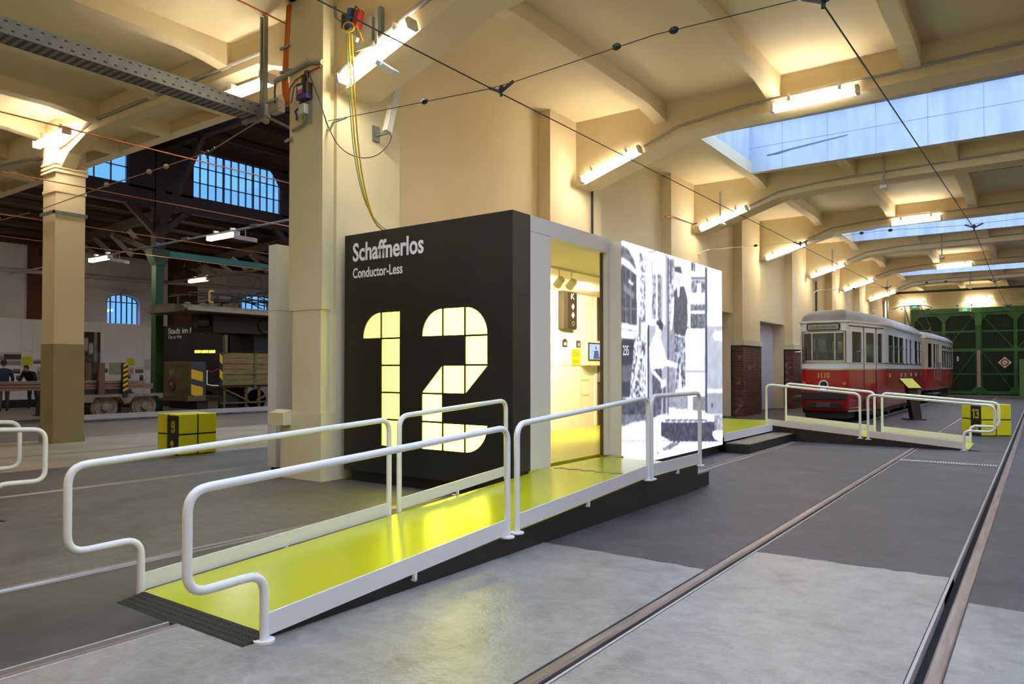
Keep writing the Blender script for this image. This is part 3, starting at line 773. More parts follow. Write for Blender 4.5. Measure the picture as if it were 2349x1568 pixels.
for a, b, c, d in ((11.39, 11.40, 1.46, 2.45), (10.6, 11.4, 1.46, 1.47), (10.6, 11.4, 2.44, 2.45)): MB().box(KB + .008, KB + .01, a, b, c, d).build('outline', MATS['joint_yellow'], q)
for z in (2.3, 2.2, 2.12, 1.9, 1.6): MB().box(KB + .008, KB + .01, 11.0, 11.32, z, z + .02).build('text_line', mat('tan_ink', (.5, .38, .15), .6), q)
# spotlights on a ceiling rail
tr = thing('spot_rail', 'white ceiling rail carrying the kiosk spotlights', 'rail', (-6.1, 9.5, 3.0))
MB().box(-6.12, -6.08, 7.2, 13.3, 2.985, 3.02).build('track', M_IVORY, tr)
def spot(loc, lb, on):
    q = thing('spotlight', lb, 'spotlight', loc, 'spotlights on the kiosk rail')
    x, y, z = loc
    MB().cyl((x, y, 2.99), (x, y, z + .02), .012, n=8).build('stem', M_IVORY, q)
    d = Vector((-.75, .25, -.62)).normalized(); c = Vector((x, y, z - .06))
    MB().tube([c - d * .09, c - d * .07, c + d * .08], [.04, .062, .066], 14).build('head', M_IVORY, q, True)
    MB().tube([c + d * .081, c + d * .084], .055, 14).build('lens', emat('spot_lens', (1, .85, .55), 30) if on else mat('spot_lens_off', (.5, .45, .35), .3), q)
    ld = bpy.data.lights.new('spotlight_beam', 'SPOT'); ld.energy = 210 if on else 130; ld.color = (1, .76, .44); ld.spot_size = 2.5; ld.spot_blend = .6; ld.shadow_soft_size = .05
    lo = bpy.data.objects.new('spotlight_beam', ld); COL.objects.link(lo); lo.parent = q
    lo.location = (c + d * .12) - Vector(loc); lo.rotation_euler = d.to_track_quat('-Z', 'Y').to_euler()
s1, s2 = gx(1283, 632, -6.1), gx(1311, 640, -6.1)
spot((-6.1, s1.y, 2.86), 'left hand spotlight on the kiosk rail, turned away', False)
spot((-6.1, s2.y, 2.86), 'glowing spotlight on the kiosk rail', True)
spot((-6.1, 11.3, 2.86), 'spotlight by the right doorway edge of kiosk', True)
spot((-6.1, 7.9, 2.86), 'spotlight over the kiosk entrance, hidden by the jamb', True)

# ================================================================ LIGHTBOX WITH OLD PHOTOGRAPH
LX, LY0, LY1, LZ0, LZ1 = -4.45, 8.63, 12.33, .145, 3.125
lb = thing('photo_lightbox', 'backlit black and white photograph of tram conductors beside the kiosk', 'lightbox', (-4.7, 10.5, 0))
MB().box(LX - .2, LX - .02, LY0, LY1, .12, LZ1).build('case', M_IVORY, lb)
MB().box(LX - .18, LX - .05, LY0 + .05, LY1 - .05, .0, .13).build('plinth', M_SKIRT, lb)
MB().box(LX - .025, LX - .002, LY0, LY1, LZ0 - .02, LZ0).build('black_edge', M_SKIRT, lb)
# the print: polygons drawn in the flat picture, then carried to the panel as a colour attribute
NU, NV = 300, 240
def px2uv(x, y):
    p = gx(1410 + x / 3.0154, 540 + y / 3.0154, LX); return ((p.y - LY0) / (LY1 - LY0), (p.z - LZ0) / (LZ1 - LZ0))
U, V = np.meshgrid((np.arange(NU + 1)) / NU, (np.arange(NV + 1)) / NV)
img = np.full(U.shape, .92)
rs = np.random.RandomState(3)
def smooth_noise(n):
    a = rs.rand(V.shape[0] // n + 3, V.shape[1] // n + 3)
    yi = np.arange(V.shape[0]) / n; xi = np.arange(V.shape[1]) / n
    y0 = yi.astype(int); x0 = xi.astype(int); fy = (yi - y0)[:, None]; fx = (xi - x0)[None]
    return (a[y0][:, x0] * (1 - fy) * (1 - fx) + a[y0 + 1][:, x0] * fy * (1 - fx) + a[y0][:, x0 + 1] * (1 - fy) * fx + a[y0 + 1][:, x0 + 1] * fy * fx)
N2, N5 = smooth_noise(3), smooth_noise(9)
def inside(poly):
    q = [px2uv(*p) for p in poly]; r = np.zeros(U.shape, bool); n = len(q)
    for i in range(n):
        (x0, y0), (x1, y1) = q[i], q[(i + 1) % n]
        if y0 == y1: continue
        r ^= ((V < y0) != (V < y1)) & (U < (x1 - x0) * (V - y0) / (y1 - y0) + x0)
    return r
def paint(v, poly, noise=0, tex=N2):
    k = inside(poly); img[k] = np.clip(v + .75 * noise * (tex[k] - .5), 0, 1)
def R(v, x0, y0, x1, y1, noise=0, tex=N2): paint(v, [(x0, y0), (x1, y0), (x1, y1), (x0, y1)], noise, tex)
R(.55, 170, 120, 215, 600, 1.2)
paint(.25, [(40, 60), (95, 95), (135, 170), (150, 240), (40, 140)], .4)
paint(.98, [(40, 140), (110, 190), (155, 255), (155, 270), (40, 165)])
paint(.16, [(40, 185), (150, 270), (155, 625), (40, 600)], .15)
for x in (75, 108): paint(.42, [(x, 200), (x + 4, 200), (x + 6, 610), (x + 2, 610)])
paint(.85, [(95, 300), (128, 330), (128, 345), (95, 325)]); paint(.35, [(60, 330), (135, 400), (135, 440), (60, 380)]); paint(.4, [(53, 500), (150, 508), (150, 514), (53, 506)])
paint(.9, [(40, 600), (160, 630), (160, 660), (40, 640)]); paint(.28, [(40, 640), (160, 660), (160, 668), (40, 648)]); paint(.93, [(40, 650), (160, 670), (160, 715), (40, 705)])
paint(.10, [(40, 705), (162, 716), (165, 930), (40, 940)]); paint(.24, [(40, 900), (165, 890), (160, 1010), (40, 1030)], .1); R(.12, 40, 1010, 120, 1120)
R(.9, 158, 190, 176, 560); R(.3, 164, 250, 168, 560); R(.35, 166, 560, 182, 690)
paint(.55, [(140, 690), (215, 680), (215, 1180), (150, 1170), (105, 1120), (110, 1030)], 1.6, N2)
for p in (((165, 760), (135, 1020)), ((195, 830), (180, 1030)), ((205, 870), (200, 1000))): paint(.85, [p[0], (p[0][0] + 7, p[0][1]), (p[1][0] + 7, p[1][1]), p[1]])
R(.97, 215, 110, 352, 625); paint(.75, [(258, 175), (330, 165), (330, 270), (258, 270)]); R(.45, 258, 270, 285, 580, .9); R(.93, 285, 200, 297, 580); R(.35, 297, 270, 320, 580, .5); R(.55, 320, 280, 332, 580)
paint(.3, [(237, 110), (280, 105), (290, 113), (240, 120)]); R(.5, 255, 170, 260, 280); paint(.5, [(262, 172), (325, 166), (325, 171), (262, 177)])
R(.10, 227, 615, 238, 1220); R(.52, 238, 620, 352, 1240, .12, N5); R(.9, 225, 600, 352, 618)
R(.50, 352, 130, 366, 1230, .1); R(.16, 366, 150, 374, 1240); R(.55, 374, 160, 415, 640, .9); R(.42, 374, 640, 420, 1190, .25); R(.25, 380, 165, 395, 330)
R(.9, 418, 150, 630, 280, .15); R(.95, 500, 170, 512, 1080); R(.93, 520, 180, 528, 1080)
R(.2, 530, 185, 545, 245); R(.2, 548, 190, 556, 250); R(.3, 530, 285, 628, 305); R(.35, 530, 310, 628, 400, .9); R(.85, 570, 330, 600, 420); R(.9, 515, 395, 628, 480, .25); R(.3, 515, 475, 628, 520, .6); R(.9, 500, 520, 628, 530); R(.25, 515, 540, 628, 630, .5); R(.15, 500, 630, 630, 642)
R(.82, 490, 665, 630, 920, .08, N5); R(.5, 490, 930, 630, 945); R(.92, 490, 950, 630, 1080); R(.45, 420, 1100, 500, 1200, .2); R(.35, 500, 1110, 630, 1210, .2); R(.9, 505, 1110, 540, 1230, .3)
R(.12, 629, 220, 640, 1260); R(.35, 624, 215, 629, 1250)
R(.98, 640, 200, 760, 612); R(.80, 692, 480, 760, 590); R(.93, 698, 486, 760, 580); R(.85, 640, 612, 760, 624)
R(.56, 640, 626, 760, 1235, .14, N5); paint(.97, [(676, 690), (700, 645), (700, 665), (760, 655), (760, 735), (700, 720), (700, 735)]); R(.95, 640, 1062, 760, 1086); R(.45, 640, 1090, 760, 1235, .12, N5); R(.15, 668, 1160, 680, 1190)
# conductor in the doorway
paint(.18, [(408, 400), (430, 355), (480, 350), (500, 420), (512, 520), (500, 640), (485, 700), (415, 680), (400, 560)], .2)
paint(.95, [(395, 440), (412, 420), (408, 560), (396, 640), (386, 660), (384, 640)], .2); paint(.7, [(424, 270), (462, 270), (458, 340), (440, 352), (426, 330)], .2)
paint(.17, [(416, 215), (455, 212), (468, 262), (430, 255), (416, 250)]); paint(.9, [(432, 355), (452, 352), (446, 430), (434, 420)], .3)
paint(.85, [(500, 470), (525, 470), (525, 640), (510, 640)], .5)
paint(.4, [(412, 690), (488, 705), (490, 1040), (465, 1060), (450, 880), (440, 1075), (418, 1060)], .9)
# man in the white shirt in front
paint(.96, [(240, 780), (262, 720), (290, 650), (322, 650), (318, 720), (345, 790), (360, 860), (436, 885), (436, 915), (345, 900), (322, 930), (250, 925)], .06)
paint(.12, [(288, 590), (318, 575), (336, 610), (330, 660), (312, 650), (290, 622)], .15); paint(.85, [(284, 622), (300, 620), (312, 650), (300, 690), (284, 660)])
paint(.2, [(262, 925), (322, 915), (330, 1000), (320, 1235), (268, 1262), (262, 1100)], .3); paint(.95, [(250, 925), (280, 940), (330, 1000), (318, 1010), (268, 960)]); paint(.9, [(318, 1010), (355, 990), (356, 1030), (322, 1060)])
R(.2, 334, 1050, 352, 1230, .2)
# ground
R(.16, 40, 1130, 228, 1255, .25); paint(.30, [(40, 1240), (228, 1235), (228, 1280), (40, 1330)], .3)
paint(.86, [(40, 1330), (140, 1285), (228, 1275), (320, 1300), (320, 1390), (400, 1420), (40, 1425)], .5)
paint(.13, [(320, 1290), (690, 1285), (690, 1405), (730, 1425), (400, 1425), (320, 1385)], .22)
paint(.85, [(320, 1255), (560, 1215), (640, 1225), (640, 1285), (430, 1275), (350, 1275)], .35); R(.12, 350, 1272, 640, 1282); paint(.95, [(355, 1283), (640, 1283), (640, 1290), (355, 1290)])
R(.45, 690, 1240, 760, 1360, .7); paint(.97, [(678, 1352), (760, 1348), (760, 1402), (690, 1402), (676, 1380)])
paint(.93, [(40, 1425), (760, 1425), (760, 1560), (40, 1560)], .14); R(.3, 40, 1418, 400, 1424)
paint(.95, [(262, 1262), (318, 1258), (316, 1380), (308, 1500), (290, 1500), (268, 1380)], .1); paint(.35, [(330, 1470), (400, 1430), (456, 1425), (440, 1445), (380, 1480), (340, 1490)], .5); paint(.4, [(292, 1490), (306, 1490), (302, 1520), (296, 1520)])
for _ in range(2):
    q_ = np.pad(img, 1, mode='edge'); img = (q_[1:-1, 1:-1] * 2 + q_[:-2, 1:-1] + q_[2:, 1:-1] + q_[1:-1, :-2] + q_[1:-1, 2:]) / 6
me = bpy.data.meshes.new('photo_print')
vv = [(LX, LY0 + (LY1 - LY0) * u, LZ0 + (LZ1 - LZ0) * v) for u, v in zip(U.ravel(), V.ravel())]
k = NU + 1
me.from_pydata(vv, [], [(j * k + i, j * k + i + 1, (j + 1) * k + i + 1, (j + 1) * k + i) for j in range(NV) for i in range(NU)])
at = me.color_attributes.new('print', 'FLOAT_COLOR', 'POINT')
g = np.clip(img, 0, 1).ravel() ** 1.7
colr = np.stack([g * .90 + .010, g * .94 + .014, np.clip(g * 1.10 + .034, 0, 1.2), np.ones_like(g)], 1)
at.data.foreach_set('color', colr.astype(np.float32).ravel())
me.materials.append(M_LIGHTPIC)
o = link(bpy.data.objects.new('photo_print', me), lb); o['label'] = 'old photograph of two men at an open tram door'
text('fleet_number_print', '235', (LX + .001, px2uv(55, 0)[0] * (LY1 - LY0) + LY0, px2uv(0, 825)[1] * (LZ1 - LZ0) + LZ0), (0, 1, 0), (0, 0, 1), .16, .13, emat('print_white', (.9, .93, 1), 1.0), lb, .001)

# ================================================================ RAMPS, STEPS, HANDRAILS
def rz(y): return .03 + .0587 * (y - 2.4)
rampA = thing('access_ramp', 'lime yellow access ramp with black skirt leading up to the kiosk', 'ramp', (-4, 4.7, 0))
MB().prism([(2.40, .002), (2.40, .03), (7.0, .30), (8.40, .30), (8.40, .27), (7.0, .26), (2.6, .003)], 'x', -4.60, -3.345).build('deck', M_YEL, rampA)
MB().box(-4.62, -4.60, 6.70, 8.62, .26, .30).build('deck_edge', M_YEL, rampA)
MB().box(-4.62, -4.44, 8.38, 8.63, .26, .30).build('deck_infill', M_YEL, rampA)
MB().prism([(2.42, .0), (2.42, .024), (7.0, .294), (7.0, .0)], 'x', -3.346, -3.335).build('skirt_board', M_SKIRT, rampA)
MB().box(-3.346, -3.335, 7.004, 8.40, 0, .294).build('skirt_board', M_SKIRT, rampA)
MB().box(-4.44, -3.346, 8.385, 8.402, 0, .262).build('skirt_board', M_SKIRT, rampA)
MB().prism([(2.46, .0), (2.46, .012), (7.0, .262), (7.0, .0)], 'x', -4.60, -4.585).build('skirt_board', M_SKIRT, rampA)
for i in range(6):
    x = -4.56 + i * .18
    MB().prism([(x, 7.10), (x + .06, 7.06), (x + .17, 7.14), (x + .11, 7.18)], 'z', .3, .3025).build('edge_marking', mat('grey_marking', (.18, .15, .08), .6), rampA)
mt = thing('ramp_mat', 'black studded rubber ramp threshold at the front ramp foot', 'mat', (-4, 2.3, 0))
MB().prism([(2.235, .002), (2.40, .028), (2.40, .002)], 'x', -4.60, -3.33).build('wedge', M_RUBBER, mt)
st = MB()
for i in range(44):
    for j in range(4): st.cyl((-4.57 + i * .0285, 2.262 + j * .038, .004 + j * .006), (-4.57 + i * .0285, 2.262 + j * .038, .0095 + j * .006), .006, .004, 6)
st.build('studs', M_RUBBER, mt)['kind'] = 'stuff'
sp = thing('side_step', 'low black step at the end of the kiosk platform', 'step', (-3.9, 8.6, 0))
MB().box(-4.42, -3.36, 8.402, 8.82, 0, .165).build('step_box', M_SKIRT, sp)
MB().box(-4.42, -3.35, 8.402, 8.83, .165, .18).build('step_tread', mat('grey_tread', (.20, .20, .21), .5), sp)

def tube_rail(name, pts, lbl, cat, kick, flanges, kn, r=.0235, brk=None):
    """bent tube frame, kick plate, foot discs"""
    b = pts[0]
    t = thing(name, lbl, cat, (b[0], b[1], b[2]), 'white tube handrails')
    MB().tube(fillet(pts, .11, 6), r, 12).build('tube_frame', M_WHITE, t, True)
    MB().add(kick[0], [(0, 1, 2, 3), (7, 6, 5, 4), (0, 4, 5, 1), (1, 5, 6, 2), (2, 6, 7, 3), (3, 7, 4, 0)]).build('kick_plate', M_KICK, t)
    for f in flanges: MB().cyl((f[0], f[1], f[2] - .004), (f[0], f[1], f[2] + .008), .055, n=18).build('foot_disc', M_WHITE, t)
    if brk is not None:
        MB().box(*brk[0]).build('bracket', M_WHITE, t); MB().box(*brk[1]).build('bracket', M_WHITE, t)
    return t
def kickY(x, y0, y1, b0, b1, h, t=.012):
    f = lambda X: [(X, y0, b0), (X, y1, b1), (X, y1, b1 + h), (X, y0, b0 + h)]
    return [f(x - t / 2) + f(x + t / 2)]
XN, XF = -3.31, -4.635
def brkY(x, y, z): return [(x - .012, x + .012, y - .012, y + .012, z - .05, z), (x - .06, x + .012, y - .01, y + .01, z - .055, z - .045)]
def loop_start(x, y_foot, z_foot, y_out, z_lo, z_hi, y_end, z_top_end, z_end):
    return [(x, y_foot, z_foot), (x, y_foot, z_lo), (x, y_out, z_lo - .01), (x, y_out, z_hi), (x, y_end, z_top_end), (x, y_end, z_end)]
tube_rail('handrail', loop_start(XN, 2.365, .0, 1.935, .36, .845, 4.52, .985, .15), 'nearest white handrail with looped front end, right of the lime ramp', 'handrail',
          kickY(XN, 2.385, 4.50, .03, .172, .115), [(XN, 2.365, .008), (XN, 4.52, .15)], None, brk=brkY(XN, 3.5, .11))
tube_rail('handrail', [(XN, 4.645, .16), (XN, 4.645, 1.0), (XN, 6.985, 1.138), (XN, 6.985, .285)], 'long middle handrail along the near side of the lime ramp', 'handrail',
          kickY(XN, 4.665, 6.97, .185, .318, .12), [(XN, 4.645, .16), (XN, 6.985, .285)], None, brk=brkY(XN, 5.75, .25))
tube_rail('handrail', [(XN, 7.06, .285), (XN, 7.06, 1.148), (XN, 8.40, 1.148), (XN, 8.40, .285)], 'short level handrail in front of the backlit photograph', 'handrail',
          kickY(XN, 7.08, 8.38, .318, .318, .12), [(XN, 7.06, .285), (XN, 8.40, .285)], None, brk=brkY(XN, 7.75, .318))
tube_rail('handrail', loop_start(XF, 2.40, .0, 1.965, .355, .855, 4.575, .99, .15), 'white handrail with looped front end on the far side of the lime ramp', 'handrail',
          kickY(XF, 2.42, 4.555, .03, .158, .105), [], None, brk=brkY(XF, 3.5, .10))
tube_rail('handrail', [(XF, 4.70, .16), (XF, 4.70, 1.01), (XF, 6.30, 1.10), (XF, 6.30, .26)], 'short white handrail standing before the glowing number 12', 'handrail',
          kickY(XF, 4.72, 6.285, .185, .30, .10), [], None, brk=brkY(XF, 5.5, .25))
# a third ramp at the left edge: only its front loops come into the picture
for y_, lbx in ((None, None),):
    for x, yo, l in ((-7.85, gx(104, 1000, -7.85).y, 'looped handrail end cut by the left picture edge, nearer one'), (-9.15, gx(45, 980, -9.15).y, 'looped handrail end cut by the left picture edge, farther one')):
        q = loop_start(x, yo - .43, 0, yo, .36, .845, yo - 2.6, .98, .15)
        tube_rail('handrail', q, l, 'handrail', kickY(x, yo - 2.6, yo - .45, .172, .03, .115), [(x, yo - .43, .008)], None)
rampC = thing('access_ramp', 'lime ramp whose black corner just shows at the left picture edge', 'ramp', (-8.2, 1.4, 0))
yo = gx(104, 1000, -7.85).y
MB().prism([(yo - .45, .002), (yo - .45, .03), (yo - 5.0, .30), (yo - 5.0, .0)], 'x', -9.1, -7.9).build('deck', M_YEL, rampC)
MB().prism([(yo - .30, .002), (yo - .45, .028), (yo - .45, .002)], 'x', -9.1, -7.9).build('rubber_edge', M_RUBBER, rampC)

# second ramp coming out towards the right, beyond the lightbox
Y2A, Y2B = 15.17, 16.55
ramp2 = thing('access_ramp', 'far lime ramp with black skirt running right in front of the red tram', 'ramp', (-3, 15.8, 0))
MB().prism([(-1.05, .0), (-1.05, .025), (-4.45, .30), (-4.45, .0)], 'y', Y2A, Y2B).build('deck', M_YEL, ramp2)
MB().prism([(-1.06, .0), (-1.06, .018), (-4.45, .294), (-4.45, .0)], 'y', Y2A - .015, Y2A - .001).build('skirt_board', M_SKIRT, ramp2)
MB().box(-4.93, -4.45, 12.36, 13.6, .26, .3).build('platform', M_YEL, ramp2)
MB().box(-7.2, -4.45, 13.6, Y2B + .1, .26, .3).build('platform', M_YEL, ramp2)
MB().box(-4.452, -4.43, 12.4, Y2A, .19, .33).build('edge_board', M_FRAME, ramp2)
MB().box(-7.1, -4.47, 13.6, Y2B, 0, .26).build('platform_base', M_SKIRT, ramp2)
MB().prism([(-1.05, .02), (-.86, .003), (-1.05, .001)], 'y', Y2A, Y2B).build('rubber_edge', mat('grey_edge', (.06, .06, .062), .6), ramp2)
s2 = thing('side_step', 'long low black step below the far platform edge', 'step', (-4.3, 13.9, 0))
MB().box(-4.43, -4.02, 12.42, Y2A - .02, 0, .15).build('step_box', M_SKIRT, s2)
MB().box(-4.43, -4.01, 12.42, Y2A - .02, .15, .165).build('step_tread', mat('brown_tread', (.15, .12, .10), .5), s2)
def kickX(y, x0, x1, b0, b1, h, t=.012):
    f = lambda Y: [(x0, Y, b0), (x1, Y, b1), (x1, Y, b1 + h), (x0, Y, b0 + h)]
    return [f(y - t / 2) + f(y + t / 2)]
def r2z(x): return .025 + .081 * (-1.05 - x)
for y, ox, w in ((Y2A - .03, 0, 'near'), (Y2B + .03, 0, 'far')):
    a, b, c, d = -4.55, -2.80, -2.66, -1.12
    if w == 'far': a, b, c, d = -4.56, -2.79, -2.65, -1.12
    tube_rail('handrail', [(a, y, .27), (a, y, r2z(a) + .82), (b, y, r2z(b) + .80), (b, y, r2z(b) - .04)], '%s handrail on the upper half of the far ramp, before the red tram' % w, 'handrail',
              kickX(y, a + .02, b - .02, r2z(a) + .0, r2z(b) + .0, .12), [(a, y, .27), (b, y, r2z(b) - .04)] if w == 'near' else [], None)
    tube_rail('handrail', [(c, y, r2z(c) - .04), (c, y, r2z(c) + .80), (-.66, y, .80), (-.66, y, .345), (d, y, .355), (d, y, .0)], '%s looped handrail on the lower half of the far ramp' % w, 'handrail',
              kickX(y, c + .02, d - .02, r2z(c), r2z(d), .12), [(c, y, r2z(c) - .04), (d, y, .006)] if w == 'near' else [], None)

# ================================================================ NUMBERED CUBES
def digit(mb, s, O, u, v, h, w, t=.16):
    """blocky stroke numerals; O lower left, sizes in metres"""
    segs = {'9': [(0, 1, 1, 1), (0, .48, 1, .48), (0, .48, 0, 1), (1, 0, 1, 1), (0, 0, 1, 0), (0, 0, 0, .16)], '1': [(.75, 0, .75, 1), (.2, .92, .75, 1)], '3': [(0, 1, 1, 1), (.35, .53, 1, .53), (0, 0, 1, 0), (1, 0, 1, 1), (0, 0, 0, .12), (0, .88, 0, 1)]}[s]
    O, u, v = Vector(O), Vector(u), Vector(v); n = u.cross(v); th = t * h
    for a, b, c, d in segs:
        p = O + u * a * (w - th) + v * b * (h - th) + (u + v) * th / 2; q = O + u * c * (w - th) + v * d * (h - th) + (u + v) * th / 2
        e = (q - p).normalized() if (q - p).length > 1e-6 else u
        mb.bar(p - e * th * .48 + n * .003, q + e * th * .48 + n * .003, .008, th, up=v if abs(e.dot(v)) < .9 else u)
    return mb
def cube_sign(C0, ang, S, Hh, num, arrow, lbl):
    """C0 = front corner, one face to the left of it (with the black strip), one to the right"""
    t = thing('number_cube', lbl, 'sign', (C0[0], C0[1], 0))
    r = Vector((math.cos(ang), math.sin(ang), 0)); l = Vector((-math.sin(ang), math.cos(ang), 0)) if arrow != 'axis' else Vector((-1, 0, 0))
    c0 = Vector((C0[0], C0[1], 0)); up = Vector((0, 0, 1)); g = .02
    ctr = c0 + (l + r) * S / 2 + up * Hh / 2
    MB().obox(ctr, r, l, up, S / 2 - .018, S / 2 - .018, Hh / 2 - .012).build('core', M_GAP, t)
    hs = S / 2
    for i in range(2):
        for j in range(2):
            for k in range(2):
                c = c0 + r * (hs * (i + .5)) + l * (hs * (j + .5)) + up * (Hh / 2 * (k + .5))
                MB().obox(c, r, l, up, hs / 2 - g / 2, hs / 2 - g / 2, Hh / 4 - g / 2).build('foam_block', M_SIGN, t, bevel=.012)
    # strip lies on the left face (outward normal -r), next to the front corner
    n = -r; u = -l; O = c0 + l * (hs - .005)
    MB().obox(O + u * (hs / 2 - .008) + up * (Hh / 2 - .012) + n * .002, u, up, n, hs / 2 - .012, Hh / 2 - .02, .006).build('number_strip', M_GAP, t)
    mb = MB(); w = .10
    tot = len(num) * w + (len(num) - 1) * .02; x0 = (hs - .03 - tot) * (.62 if len(num) == 1 else .5)
    for i, ch in enumerate(num): digit(mb, ch, O + u * (x0 + i * (w + .02)) + up * Hh * .54 + n * .008, u, up, .20, w, .15)
    mb.build('numeral', M_SIGN, t)
    a = O + u * (hs * .45) + up * Hh * .22 + n * .01
    ar = MB()
    d, s_ = (up, u) if num == '9' else (u, up)
    ar.bar(a - d * .10, a + d * .07, .026, .006, up=n); ar.bar(a + d * .085, a + d * .02 + s_ * .055, .026, .006, up=n); ar.bar(a + d * .085, a + d * .02 - s_ * .055, .026, .006, up=n)
    ar.build('arrow', M_SIGN, t)
    return t
cube_sign((-11.57, 6.60), math.radians(90), .70, .69, '9', '', 'lime foam cube with black strip, number 9 and upward arrow')
cube_sign((-1.06, 18.68), math.radians(38), .68, .69, '13', '', 'lime foam cube with black strip, number 13 and arrow')
# ================================================================ LAMPS
def lamp_proto(L=1.30):
    t = thing('fluorescent_lamp', 'x', 'lamp', (0, 0, 0), 'fluorescent lamps')
    MB().box(-L / 2, L / 2, -.045, .045, .03, .075).build('housing', M_HOUS, t)
    MB().prism([(-.06, -.045), (.06, -.045), (.075, .0), (.05, .03), (-.05, .03), (-.075, .0)], 'x', -L / 2 + .03, L / 2 - .03).build('diffuser', M_TUBE, t)
    for s in (-1, 1):
        MB().box(s * L / 2 - .025, s * L / 2 + .025, -.075, .075, -.05, .08).build('end_cap', M_HOUS, t)
        MB().box(s * L * .3 - .02, s * L * .3 + .02, -.02, .12, .075, .20).build('bracket', M_HOUS, t)
    return t
proto = lamp_proto()
FIRST = [True]
def lamp(x, y, z, tilt, label):
    if FIRST[0]: o = proto; o.location = (x, y, z); o.rotation_euler = (0, tilt, 0); o['label'] = label; FIRST[0] = False; return o
    return copy_tree(proto, None, (x, y, z), (0, tilt, 0), label)
HT = -math.atan2(.63, 1.95)
ORD = ['', 'first', 'second', 'third', 'fourth', 'fifth', 'sixth', 'seventh']
for k in range(1, 8):
    lamp(-6.62, BEAMS[k] - .10, 5.31 if k < 4 else 5.22, HT * .95, 'glowing tube lamp at the wall end of the %s ceiling beam from the front' % ORD[k])
for k in (2, 4, 6):
    lamp(-2.93, BEAMS[k] - .10, 5.76, -.02, 'glowing tube lamp under the flat part of the %s ceiling beam' % ORD[k])
for k in (2, 4, 6): lamp(3.9, BEAMS[k] - .10, 5.76, .02, 'added tube lamp farther right on the %s beam, outside the picture' % ORD[k])  # unseen lamps added to light the right side, repeating the visible spacing
for k in range(0, 8): lamp(7.62, BEAMS[k] - .10, 5.31, -HT * .95, 'added tube lamp at the right wall end of beam %s, outside the picture' % (ORD[k] or 'zero'))  # mirrored row out of view, added as light from the right wall
for x in (-2.93, 3.9): lamp(x, .30, 5.76, 0, 'added tube lamp on the beam above the camera, %s' % ('left' if x < 0 else 'right'))  # unseen pair over the camera, included for foreground light
lamp(-6.62, .30, 5.31, HT * .95, 'added tube lamp at the wall end of the beam above the camera')  # also out of view and included for foreground light
for x, y in ((-6.62, -5.6), (-2.93, -5.6), (3.9, -5.6)): lamp(x, y, 5.4 if x < -5 else 5.76, 0, 'added tube lamp on the beam behind the camera %s' % ('at the left wall' if x < -5 else 'left of centre' if x < 0 else 'right of centre'))  # unseen lamps behind the camera, put in to light the foreground
for x, n in ((-6.2, 'left'), (-1.5, 'middle'), (3.9, 'right')): lamp(x, -11.52, 5.5 if x < -5 else 5.76, 0, 'added tube lamp on the hindmost beam behind the camera, %s' % n)  # extra unseen row, added to brighten the kiosk front
for x, n in ((-6.17, 'left'), (-2.84, 'right')): lamp(x, YE - .14, 5.40, 0, '%s tube lamp on the end wall above the green gate' % n)
_a, _b = gy(84, 338, 6.10), gy(152, 305, 6.10)
lamp((_a.x + _b.x) / 2, 6.10, (_a.z + _b.z) / 2 + .03, -math.atan2(_b.z - _a.z, _b.x - _a.x), 'tube lamp on the slender cream column in the left aisle')
_a = gy(560, 208, 6.26)
lamp(_a.x, 6.26, _a.z, 0, 'tube lamp behind the cable tray end beside the big pillar')
for x, n in ((-18.3, 'far left'), (-11.9, 'middle')): lamp(x, .3, 5.75, 0, 'added tube lamp in the left aisle beyond the picture edge, %s' % n)  # unseen lamps, added to brighten the left aisle
for x, y, n in ((-12.0, 11.28, 'first'), (-12.5, 16.3, 'second'), (-18.5, 16.3, 'third'), (-14.0, 21.3, 'fourth'), (-20.5, 21.3, 'fifth')): lamp(x, y, 4.98, 0, 'added tube lamp in the timber hall hidden behind the pillar, %s' % n)  # added lamps kept out of sight to brighten the timber hall
for x, y, n in ((-25.0, 6.3, 'nearer'), (-29.0, 7.6, 'farther')): lamp(x, y, 5.2, 0, 'added tube lamp in the timber hall left of the picture, %s one' % n)  # two more unseen lamps, added to lift the dark timber hall
for k, (x, y, z) in enumerate(((-17.7, 11.28, 4.98), (-24.5, 11.28, 4.98), (-27.2, 16.3, 4.98))):
    lamp(x, y, z, -.0, ('bright tube lamp hanging above the wooden wagon in the timber hall', 'tube lamp hanging near the white wall beyond the cream column', 'tube lamp in front of the brick pier behind the pantograph')[k])

# ================================================================ CONDUITS ON THE BEAMS
for k in range(1, 8):
    y = BEAMS[k] - .03
    if k == 1: pts = [(-7.42, y, 5.28), (-5.25, y, 5.98), (0, y, 6.1)]
    else: pts = [(-5.95, y, 5.58), (-5.25, y, 5.83), (-4.2, y, 5.93), (.5, y, 6.01), (7.0, y, 5.97)]
    o = MB().tube(pts, .022 if k > 1 else .03, 8).build('cable_conduit', M_GREY, None, True)
    tag(o, 'grey cable conduit along the front of the %s ceiling beam' % ORD[k], 'conduit', 'conduits on the beams')
o = MB().tube([(-9.0, 6.35, 5.98), (-14.2, 6.35, 6.02), (-15.2, 6.33, 5.80), (-16.2, 6.33, 5.68), (-19.5, 6.33, 5.97), (-23, 6.33, 5.97)], .03, 8).build('cable_conduit', M_GREY, None, True)
tag(o, 'grey cable conduit on the left aisle beam above the slender column', 'conduit', 'conduits on the beams')
